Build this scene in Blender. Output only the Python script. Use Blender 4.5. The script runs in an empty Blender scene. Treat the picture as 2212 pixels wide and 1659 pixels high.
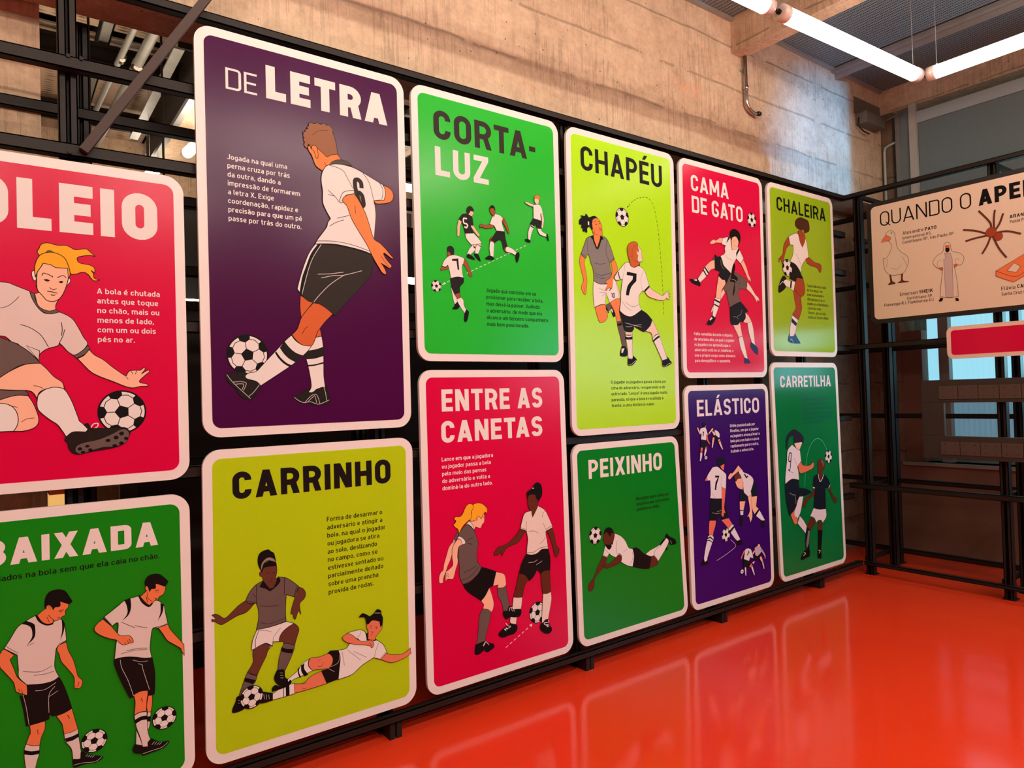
import bpy, bmesh, math, random
from mathutils import Vector, Matrix
from mathutils.geometry import tessellate_polygon
random.seed(4)
S = bpy.context.scene
COL = S.collection
# ------------------------------------------------------------------ camera
cam = bpy.data.cameras.new('camera')
co = bpy.data.objects.new('camera', cam); COL.objects.link(co); S.camera = co
cam.sensor_fit = 'HORIZONTAL'; cam.sensor_width = 36.0
cam.lens = 1499.73 / 2212 * 36.0
cam.clip_start = 0.05; cam.clip_end = 100
yaw, pitch, roll = math.radians(36.7035), math.radians(0.98017), math.radians(-1.6631)
fwd = Vector((math.sin(yaw)*math.cos(pitch), math.cos(yaw)*math.cos(pitch), math.sin(pitch)))
rgt = Vector((math.cos(yaw), -math.sin(yaw), 0)); up = rgt.cross(fwd)
r2 = rgt*math.cos(roll) + up*math.sin(roll); u2 = up*math.cos(roll) - rgt*math.sin(roll)
M = Matrix((( r2.x, u2.x, -fwd.x, 0), (r2.y, u2.y, -fwd.y, 0), (r2.z, u2.z, -fwd.z, 1.5), (0, 0, 0, 1)))
co.matrix_world = M
# ------------------------------------------------------------------ world, exposure
W = bpy.data.worlds.new('world'); S.world = W; W.use_nodes = True
W.node_tree.nodes['Background'].inputs[0].default_value = (.45, .65, 1, 1)
W.node_tree.nodes['Background'].inputs[1].default_value = 0.05
vs = S.view_settings; vs.view_transform = 'Standard'; vs.look = 'None'; vs.gamma = 1.0; vs.use_curve_mapping = False
vs.exposure = 0.0
TUBE_E, TUBE_BACK, WIN_LOW, WIN_HIGH = 11.0, 92.0, 3.2, 0.16
def area(name, loc, rot, sx, sy, e, col, spread=180):
    L = bpy.data.lights.new(name, 'AREA'); L.shape = 'RECTANGLE'; L.size = sx; L.size_y = sy; L.energy = e; L.color = col
    L.spread = math.radians(spread)
    o = bpy.data.objects.new(name, L); COL.objects.link(o); o.location = loc; o.rotation_euler = rot; return o
# added unseen spotlight (housing further down) standing in for daylight on the corner concrete
SPOT = Vector((5.15, .1, 4.0))
sp = bpy.data.lights.new('added_cool_spot', 'SPOT'); sp.energy = 680; sp.color = (.10, .44, 1.0); sp.spot_size = math.radians(44); sp.spot_blend = .9; sp.shadow_soft_size = .004
so = bpy.data.objects.new('added_cool_spot', sp); COL.objects.link(so); so.location = SPOT
so.rotation_euler = (Vector((5.72, 3.03, 3.2)) - SPOT).to_track_quat('-Z', 'Y').to_euler()

# ------------------------------------------------------------------ materials
def new_mat(name):
    m = bpy.data.materials.new(name); m.use_nodes = True
    return m, m.node_tree, m.node_tree.nodes['Principled BSDF']
def plain(name, col, rough=.5, metal=0, spec=.5, coat=0, coat_r=.1, var=0, scale=6):
    m, t, b = new_mat(name)
    b.inputs['Base Color'].default_value = (*col, 1); b.inputs['Roughness'].default_value = rough
    b.inputs['Metallic'].default_value = metal; b.inputs['Specular IOR Level'].default_value = spec
    b.inputs['Coat Weight'].default_value = coat; b.inputs['Coat Roughness'].default_value = coat_r
    if var:
        tc = t.nodes.new('ShaderNodeTexCoord'); n = t.nodes.new('ShaderNodeTexNoise'); n.inputs['Scale'].default_value = scale; n.inputs['Detail'].default_value = 6
        r = t.nodes.new('ShaderNodeMapRange'); r.inputs[3].default_value = 1-var; r.inputs[4].default_value = 1+var
        mx = t.nodes.new('ShaderNodeVectorMath'); mx.operation = 'SCALE'; mx.inputs[0].default_value = col
        t.links.new(tc.outputs['Object'], n.inputs['Vector']); t.links.new(n.outputs['Fac'], r.inputs[0])
        t.links.new(r.outputs[0], mx.inputs['Scale']); t.links.new(mx.outputs[0], b.inputs['Base Color'])
    return m
def emit(name, col, e):
    m, t, b = new_mat(name)
    b.inputs['Base Color'].default_value = (*[min(1, c) for c in col], 1); b.inputs['Emission Color'].default_value = (*col, 1); b.inputs['Emission Strength'].default_value = e
    return m
INK = dict(W=(.80,.76,.72), W2=(.80,.68,.60), W3=(.78,.74,.80), V=(.72,.60,.55), V2=(.55,.45,.58), V3=(.80,.72,.68), C=(.30,.135,.07),
 K=(.006,.005,.005), N=(.018,.011,.010), N2=(.009,.006,.006), N3=(.016,.013,.012), N4=(.03,.023,.019), N5=(.09,.075,.062), N6=(.008,.009,.014), N7=(.008,.012,.024), N8=(.02,.016,.035), N9=(.55,.42,.40),
 M=(.14,.095,.085), P=(.30,.22,.21), G=(.22,.20,.19), H=(.90,.42,.02), H2=(.85,.22,.04), I=(.52,.12,.03), I2=(.12,.035,.02), I3=(.07,.022,.012), J=(.34,.06,.022),
 S=(.90,.50,.34), X=(.85,.62,.52), O=(.80,.24,.07), O2=(.80,.20,.07), O3=(.74,.20,.10), O4=(.78,.18,.11), Q=(.62,.13,.035), R=(.32,.085,.03), D=(.12,.025,.012), D2=(.13,.04,.025),
 Y=(.62,.58,.54), Z=(.08,.62,.30), A=(.74,.60,.47), U=(.02,.035,.14), U2=(.02,.09,.26), TD=(.01,.10,.10))
_inks = {}
def ink(k):
    if k not in _inks: _inks[k] = plain('print_ink_' + str(len(_inks)), INK[k], .42, spec=.10)
    return _inks[k]
FIELD = dict(pink=(.63,.0012,.052), green=(.020,.50,.030), green2=(.004,.235,.006), green3=(.0015,.215,.012), purple=(.060,.0012,.050), lime=(.44,.62,.006), lime2=(.42,.82,.010), violet=(.038,.003,.13), olive=(.29,.50,.008), teal=(.0012,.18,.042), cream=(.76,.60,.46))
def field_mat(k): return plain('print_' + k, FIELD[k], .22, spec=.20)
M_WHITE = plain('white_board', (.82,.76,.72), .4, spec=.45)
M_STEEL = plain('black_painted_steel', (.016,.0105,.008), .5, .0, .22, var=.25, scale=9)
M_STEEL2 = plain('brown_painted_steel', (.045,.021,.014), .6, var=.25, scale=9)
M_BLACK = plain('matt_black', (.006,.005,.005), .5)
M_GALV = plain('galvanised_steel', (.36,.37,.35), .42, .4, var=.2, scale=12)
M_CHROME = plain('polished_conduit', (.55,.50,.45), .22, 1.0)
M_CREAMP = plain('cream_wall_paint', (.80,.50,.14), .6)
def concrete(name, base, dark, board=.31, seed=0.0):
    m, t, b = new_mat(name); N = t.nodes; Lk = t.links
    tc = N.new('ShaderNodeTexCoord'); mp = N.new('ShaderNodeMapping'); mp.inputs['Location'].default_value = (seed, seed, 0); Lk.new(tc.outputs['Object'], mp.inputs[0])
    sep = N.new('ShaderNodeSeparateXYZ'); Lk.new(mp.outputs[0], sep.inputs[0])
    def noise(sc, det=8, rough=.6, vec=None):
        n = N.new('ShaderNodeTexNoise'); n.inputs['Scale'].default_value = sc; n.inputs['Detail'].default_value = det; n.inputs['Roughness'].default_value = rough
        Lk.new(vec or mp.outputs[0], n.inputs['Vector']); return n.outputs['Fac']
    def math_(op, a, b2=None, c=None):
        n = N.new('ShaderNodeMath'); n.operation = op
        for i, v in enumerate((a, b2, c)):
            if v is None: continue
            if isinstance(v, (int, float)): n.inputs[i].default_value = v
            else: Lk.new(v, n.inputs[i])
        return n.outputs[0]
    big = noise(1.3, 5); mid = noise(7, 8, .7); fine = noise(60, 6, .7)
    # formwork: wood grain streaks running vertically in patches
    sm = N.new('ShaderNodeMapping'); sm.inputs['Scale'].default_value = (60, 60, 3.0); Lk.new(tc.outputs['Object'], sm.inputs[0])
    grain = noise(1.0, 4, .6, sm.outputs[0])
    patch = N.new('ShaderNodeMapRange'); patch.inputs[1].default_value = .40; patch.inputs[2].default_value = .55; Lk.new(noise(1.7, 3), patch.inputs[0])
    # board joints: horizontal lines wobbling a little
    wob = math_('MULTIPLY_ADD', noise(2.2, 3), .05, sep.outputs['Z'])
    md = math_('FRACT', math_('DIVIDE', wob, board))
    edge = math_('MINIMUM', md, math_('SUBTRACT', 1.0, md))
    line = N.new('ShaderNodeMapRange'); line.inputs[1].default_value = 0.0; line.inputs[2].default_value = .035; line.inputs[3].default_value = 1; line.inputs[4].default_value = 0; Lk.new(edge, line.inputs[0])
    lmask = math_('MULTIPLY', line.outputs[0], math_('GREATER_THAN', noise(2.6, 4), .44))
    # pits
    vo = N.new('ShaderNodeTexVoronoi'); vo.inputs['Scale'].default_value = 17; Lk.new(mp.outputs[0], vo.inputs['Vector'])
    pit = math_('MULTIPLY', math_('LESS_THAN', vo.outputs['Distance'], .085), math_('GREATER_THAN', noise(2.1, 2), .52))
    h = math_('ADD', math_('MULTIPLY', mid, .5), math_('MULTIPLY', fine, .22))
    h = math_('ADD', h, math_('MULTIPLY', math_('MULTIPLY', grain, patch.outputs[0]), .35))
    h = math_('SUBTRACT', h, math_('MULTIPLY', lmask, .55)); h = math_('SUBTRACT', h, math_('MULTIPLY', pit, .9))
    bp = N.new('ShaderNodeBump'); bp.inputs['Strength'].default_value = .8; bp.inputs['Distance'].default_value = .02; Lk.new(h, bp.inputs['Height']); Lk.new(bp.outputs[0], b.inputs['Normal'])
    mid2 = noise(22, 6, .75)
    mixf = math_('ADD', math_('MULTIPLY', big, .40), math_('ADD', math_('MULTIPLY', mid, .35), math_('MULTIPLY', mid2, .35)))
    mr = N.new('ShaderNodeMapRange'); mr.inputs[1].default_value = .42; mr.inputs[2].default_value = .66; Lk.new(mixf, mr.inputs[0])
    mx = N.new('ShaderNodeMix'); mx.data_type = 'RGBA'; Lk.new(mr.outputs[0], mx.inputs[0]); mx.inputs[6].default_value = (*dark, 1); mx.inputs[7].default_value = (*base, 1)
    dk = math_('MAXIMUM', math_('MULTIPLY', lmask, .30), math_('MULTIPLY', pit, .75))
    dk = math_('MAXIMUM', dk, math_('MULTIPLY', math_('MULTIPLY', math_('GREATER_THAN', grain, .55), patch.outputs[0]), .22))
    m2 = N.new('ShaderNodeMix'); m2.data_type = 'RGBA'; Lk.new(dk, m2.inputs[0]); Lk.new(mx.outputs[2], m2.inputs[6]); m2.inputs[7].default_value = (.05, .03, .02, 1)
    red = N.new('ShaderNodeMapRange'); red.inputs[1].default_value = .60; red.inputs[2].default_value = .72; red.inputs[4].default_value = .5; Lk.new(noise(2.4, 6, .75), red.inputs[0])
    m3 = N.new('ShaderNodeMix'); m3.data_type = 'RGBA'; Lk.new(red.outputs[0], m3.inputs[0]); Lk.new(m2.outputs[2], m3.inputs[6]); m3.inputs[7].default_value = (base[0]*1.05, base[1]*.62, base[2]*.52, 1); m2 = m3
    Lk.new(m2.outputs[2], b.inputs['Base Color']); b.inputs['Roughness'].default_value = .85; b.inputs['Specular IOR Level'].default_value = .25
    return m
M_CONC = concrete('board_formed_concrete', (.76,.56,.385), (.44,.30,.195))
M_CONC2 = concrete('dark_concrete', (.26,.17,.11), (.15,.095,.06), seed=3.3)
def floor_mat():
    m, t, b = new_mat('orange_resin_floor'); N = t.nodes; Lk = t.links
    tc = N.new('ShaderNodeTexCoord'); n = N.new('ShaderNodeTexNoise'); n.inputs['Scale'].default_value = 1.1; n.inputs['Detail'].default_value = 5; Lk.new(tc.outputs['Object'], n.inputs[0])
    mx = N.new('ShaderNodeMix'); mx.data_type = 'RGBA'; Lk.new(n.outputs['Fac'], mx.inputs[0]); mx.inputs[6].default_value = (.84,.040,.010,1); mx.inputs[7].default_value = (.95,.058,.014,1)
    Lk.new(mx.outputs[2], b.inputs['Base Color'])
    rr = N.new('ShaderNodeMapRange'); rr.inputs[3].default_value = .07; rr.inputs[4].default_value = .17; Lk.new(n.outputs['Fac'], rr.inputs[0]); Lk.new(rr.outputs[0], b.inputs['Roughness'])
    n2 = N.new('ShaderNodeTexNoise'); n2.inputs['Scale'].default_value = 2.6; n2.inputs['Detail'].default_value = 3; Lk.new(tc.outputs['Object'], n2.inputs[0])
    bp = N.new('ShaderNodeBump'); bp.inputs['Strength'].default_value = .05; bp.inputs['Distance'].default_value = .02; Lk.new(n2.outputs['Fac'], bp.inputs['Height']); Lk.new(bp.outputs[0], b.inputs['Normal'])
    b.inputs['Specular IOR Level'].default_value = .42
    return m
M_FLOOR = floor_mat()
def mesh_mat(name, col, hole, cell, along):
    # perforated / expanded metal: rows of small dark openings
    m, t, b = new_mat(name); N = t.nodes; Lk = t.links
    tc = N.new('ShaderNodeTexCoord'); mp = N.new('ShaderNodeMapping'); Lk.new(tc.outputs['Object'], mp.inputs[0])
    mp.inputs['Scale'].default_value = (1/cell if along != 'x' else .35/cell, 1/cell if along != 'y' else .35/cell, 1/cell)
    w = N.new('ShaderNodeTexVoronoi'); w.inputs['Scale'].default_value = 1; w.inputs['Randomness'].default_value = .12; Lk.new(mp.outputs[0], w.inputs['Vector'])
    r = N.new('ShaderNodeMapRange'); r.inputs[1].default_value = .22; r.inputs[2].default_value = .46; Lk.new(w.outputs['Distance'], r.inputs[0])
    mx = N.new('ShaderNodeMix'); mx.data_type = 'RGBA'; Lk.new(r.outputs[0], mx.inputs[0]); mx.inputs[6].default_value = (*hole, 1); mx.inputs[7].default_value = (*col, 1)
    Lk.new(mx.outputs[2], b.inputs['Base Color']); b.inputs['Roughness'].default_value = .5
    return m
M_CEIL = mesh_mat('perforated_ceiling_panel', (.24,.29,.31), (.022,.03,.036), .013, 'x')
M_CEILB = mesh_mat('ribbed_ceiling_panel', (.42,.30,.21), (.04,.025,.016), .045, 'x')
M_BLIND = mesh_mat('woven_blind', (.16,.20,.20), (.075,.095,.10), .012, 'z')
def perf_screen():
    m, t, b = new_mat('black_perforated_screen'); N = t.nodes; Lk = t.links
    tc = N.new('ShaderNodeTexCoord'); w = N.new('ShaderNodeTexVoronoi'); w.inputs['Scale'].default_value = 55; w.inputs['Randomness'].default_value = .1; Lk.new(tc.outputs['Object'], w.inputs['Vector'])
    gt = N.new('ShaderNodeMath'); gt.operation = 'GREATER_THAN'; gt.inputs[1].default_value = .34; Lk.new(w.outputs['Distance'], gt.inputs[0])
    Lk.new(gt.outputs[0], b.inputs['Alpha']); b.inputs['Base Color'].default_value = (.02,.017,.015,1); b.inputs['Roughness'].default_value = .5
    return m
M_PERF = perf_screen()
M_TUBE = emit('lit_tube', (1.0, .84, .70), TUBE_E)
M_TUBE_F = emit('lit_tube_added', (1.0, .84, .70), TUBE_BACK)  # strong glow for the added lamps behind the camera
M_TUBE_B = emit('lit_tube_rear', (1.0, .84, .68), 17.0)
M_CAP = plain('clear_end_cap', (.75,.62,.55), .25, coat=.5)

# ------------------------------------------------------------------ mesh helpers
def obj(name, verts, faces, mat, parent=None, mats=None, idx=None, smooth=False):
    me = bpy.data.meshes.new(name); me.from_pydata([tuple(v) for v in verts], [], faces)
    for mm in (mats or [mat]): me.materials.append(mm)
    if idx: me.polygons.foreach_set('material_index', idx)
    if smooth: me.polygons.foreach_set('use_smooth', [True]*len(faces))
    me.update()
    o = bpy.data.objects.new(name, me); COL.objects.link(o)
    if parent: o.parent = parent
    return o
def tagit(o, label, cat, group=None):
    o['label'] = label; o['category'] = cat
    if group: o['group'] = group
    return o
def thing(name, label, cat, loc=(0,0,0), rz=0, group=None):
    o = bpy.data.objects.new(name, None); COL.objects.link(o); o.location = loc; o.rotation_euler = (0,0,rz); o.empty_display_size = .1
    return tagit(o, label, cat, group)
class MB:
    def __init__(s): s.v = []; s.f = []
    def box(s, a, b):
        x0,y0,z0 = a; x1,y1,z1 = b; n = len(s.v)
        s.v += [(x0,y0,z0),(x1,y0,z0),(x1,y1,z0),(x0,y1,z0),(x0,y0,z1),(x1,y0,z1),(x1,y1,z1),(x0,y1,z1)]
        s.f += [tuple(n+i for i in q) for q in ((0,3,2,1),(4,5,6,7),(0,1,5,4),(1,2,6,5),(2,3,7,6),(3,0,4,7))]; return s
    def bar(s, p, q, w, h):            # square bar between two points, w across, h the other way
        p = Vector(p); q = Vector(q); d = (q-p).normalized(); u = Vector((0,0,1)) if abs(d.z) < .9 else Vector((0,1,0))
        a = d.cross(u).normalized(); b = d.cross(a).normalized(); n = len(s.v)
        for e in (p, q):
            for i, j in ((-1,-1),(1,-1),(1,1),(-1,1)): s.v.append(tuple(e + a*i*w/2 + b*j*h/2))
        s.f += [tuple(n+i for i in k) for k in ((0,3,2,1),(4,5,6,7),(0,1,5,4),(1,2,6,5),(2,3,7,6),(3,0,4,7))]; return s
    def tube(s, pts, r, seg=12, cap=True):
        pts = [Vector(p) for p in pts]; n0 = len(s.v); prev = None
        rr = r if isinstance(r, (list, tuple)) else [r]*len(pts)
        for i, p in enumerate(pts):
            d = (pts[min(i+1, len(pts)-1)] - pts[max(i-1, 0)]).normalized()
            a = (prev - d*prev.dot(d)).normalized() if prev else d.orthogonal().normalized(); prev = a; b = d.cross(a)
            for k in range(seg):
                t = 2*math.pi*k/seg; s.v.append(tuple(p + (a*math.cos(t)+b*math.sin(t))*rr[i]))
        for i in range(len(pts)-1):
            for k in range(seg):
                a0 = n0+i*seg+k; a1 = n0+i*seg+(k+1) % seg; s.f.append((a0, a1, a1+seg, a0+seg))
        if cap:
            s.f.append(tuple(n0+k for k in reversed(range(seg)))); s.f.append(tuple(n0+(len(pts)-1)*seg+k for k in range(seg)))
        return s
    def chan(s, x, y, z0, z1, w=.022, d=.05, t=.004, face=-1, ax='x'):
        # C channel standing up: web plus two flanges
        f = s.box
        if ax == 'x': f((x,y,z0),(x+w,y+t,z1)); f((x,y,z0),(x+t,y+d,z1)); f((x+w-t,y,z0),(x+w,y+d,z1)); f((x,y+d-t,z0),(x+w,y+d,z1))
        else: f((x,y,z0),(x+t,y+w,z1)); f((x,y,z0),(x+d,y+t,z1)); f((x,y+w-t,z0),(x+d,y+w,z1)); f((x+d-t,y,z0),(x+d,y+w,z1))
        return s
    def o(s, name, mat, parent=None, smooth=False): return obj(name, s.v, s.f, mat, parent, smooth=smooth)
def bevel(o, w=.004, seg=2):
    m = o.modifiers.new('bevel', 'BEVEL'); m.width = w; m.segments = seg; m.limit_method = 'ANGLE'; return o
def struct(name, o): o.name = name; o['kind'] = 'structure'; return o

# ------------------------------------------------------------------ the drawn data (millimetres on each panel)
PANELS = {'P1': ([0.1352, 1.2265], [[-447, 1132], [446, 1132], [448, 0], [-447, 0]]), 'P2': ([0.1327, 0.1267], [[-448, 1045], [447, 1045], [448, 0], [-448, 0]]), 'P3': ([1.0785, 1.3731], [[-449, 1597], [450, 1597], [445, 0], [-446, 0]]), 'P4': ([1.0718, 0.1323], [[-444, 1193], [454, 1193], [441, 0], [-452, 0]]), 'P5': ([2.0123, 1.6734], [[-447, 1296], [449, 1296], [443, 0], [-444, 0]]), 'P6': ([2.0127, 0.1295], [[-444, 1502], [438, 1502], [449, 0], [-442, 0]]), 'P7': ([2.9514, 1.2702], [[-433, 1700], [454, 1700], [432, 0], [-453, 0]]), 'P8': ([2.9411, 0.1295], [[-449, 1096], [418, 1096], [465, 0], [-435, 0]]), 'P9': ([3.8897, 1.579], [[-436, 1391], [454, 1391], [439, 0], [-457, 0]]), 'P10': ([3.8828, 0.1309], [[-449, 1402], [446, 1402], [441, 0], [-439, 0]]), 'P11': ([4.8369, 1.7284], [[-436, 1241], [447, 1241], [442, 0], [-453, 0]]), 'P12': ([4.8348, 0.1309], [[-466, 1552], [430, 1552], [462, 0], [-426, 0]])}
BOARD_ORIGIN = [-2.6635, 1.9849]
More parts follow.
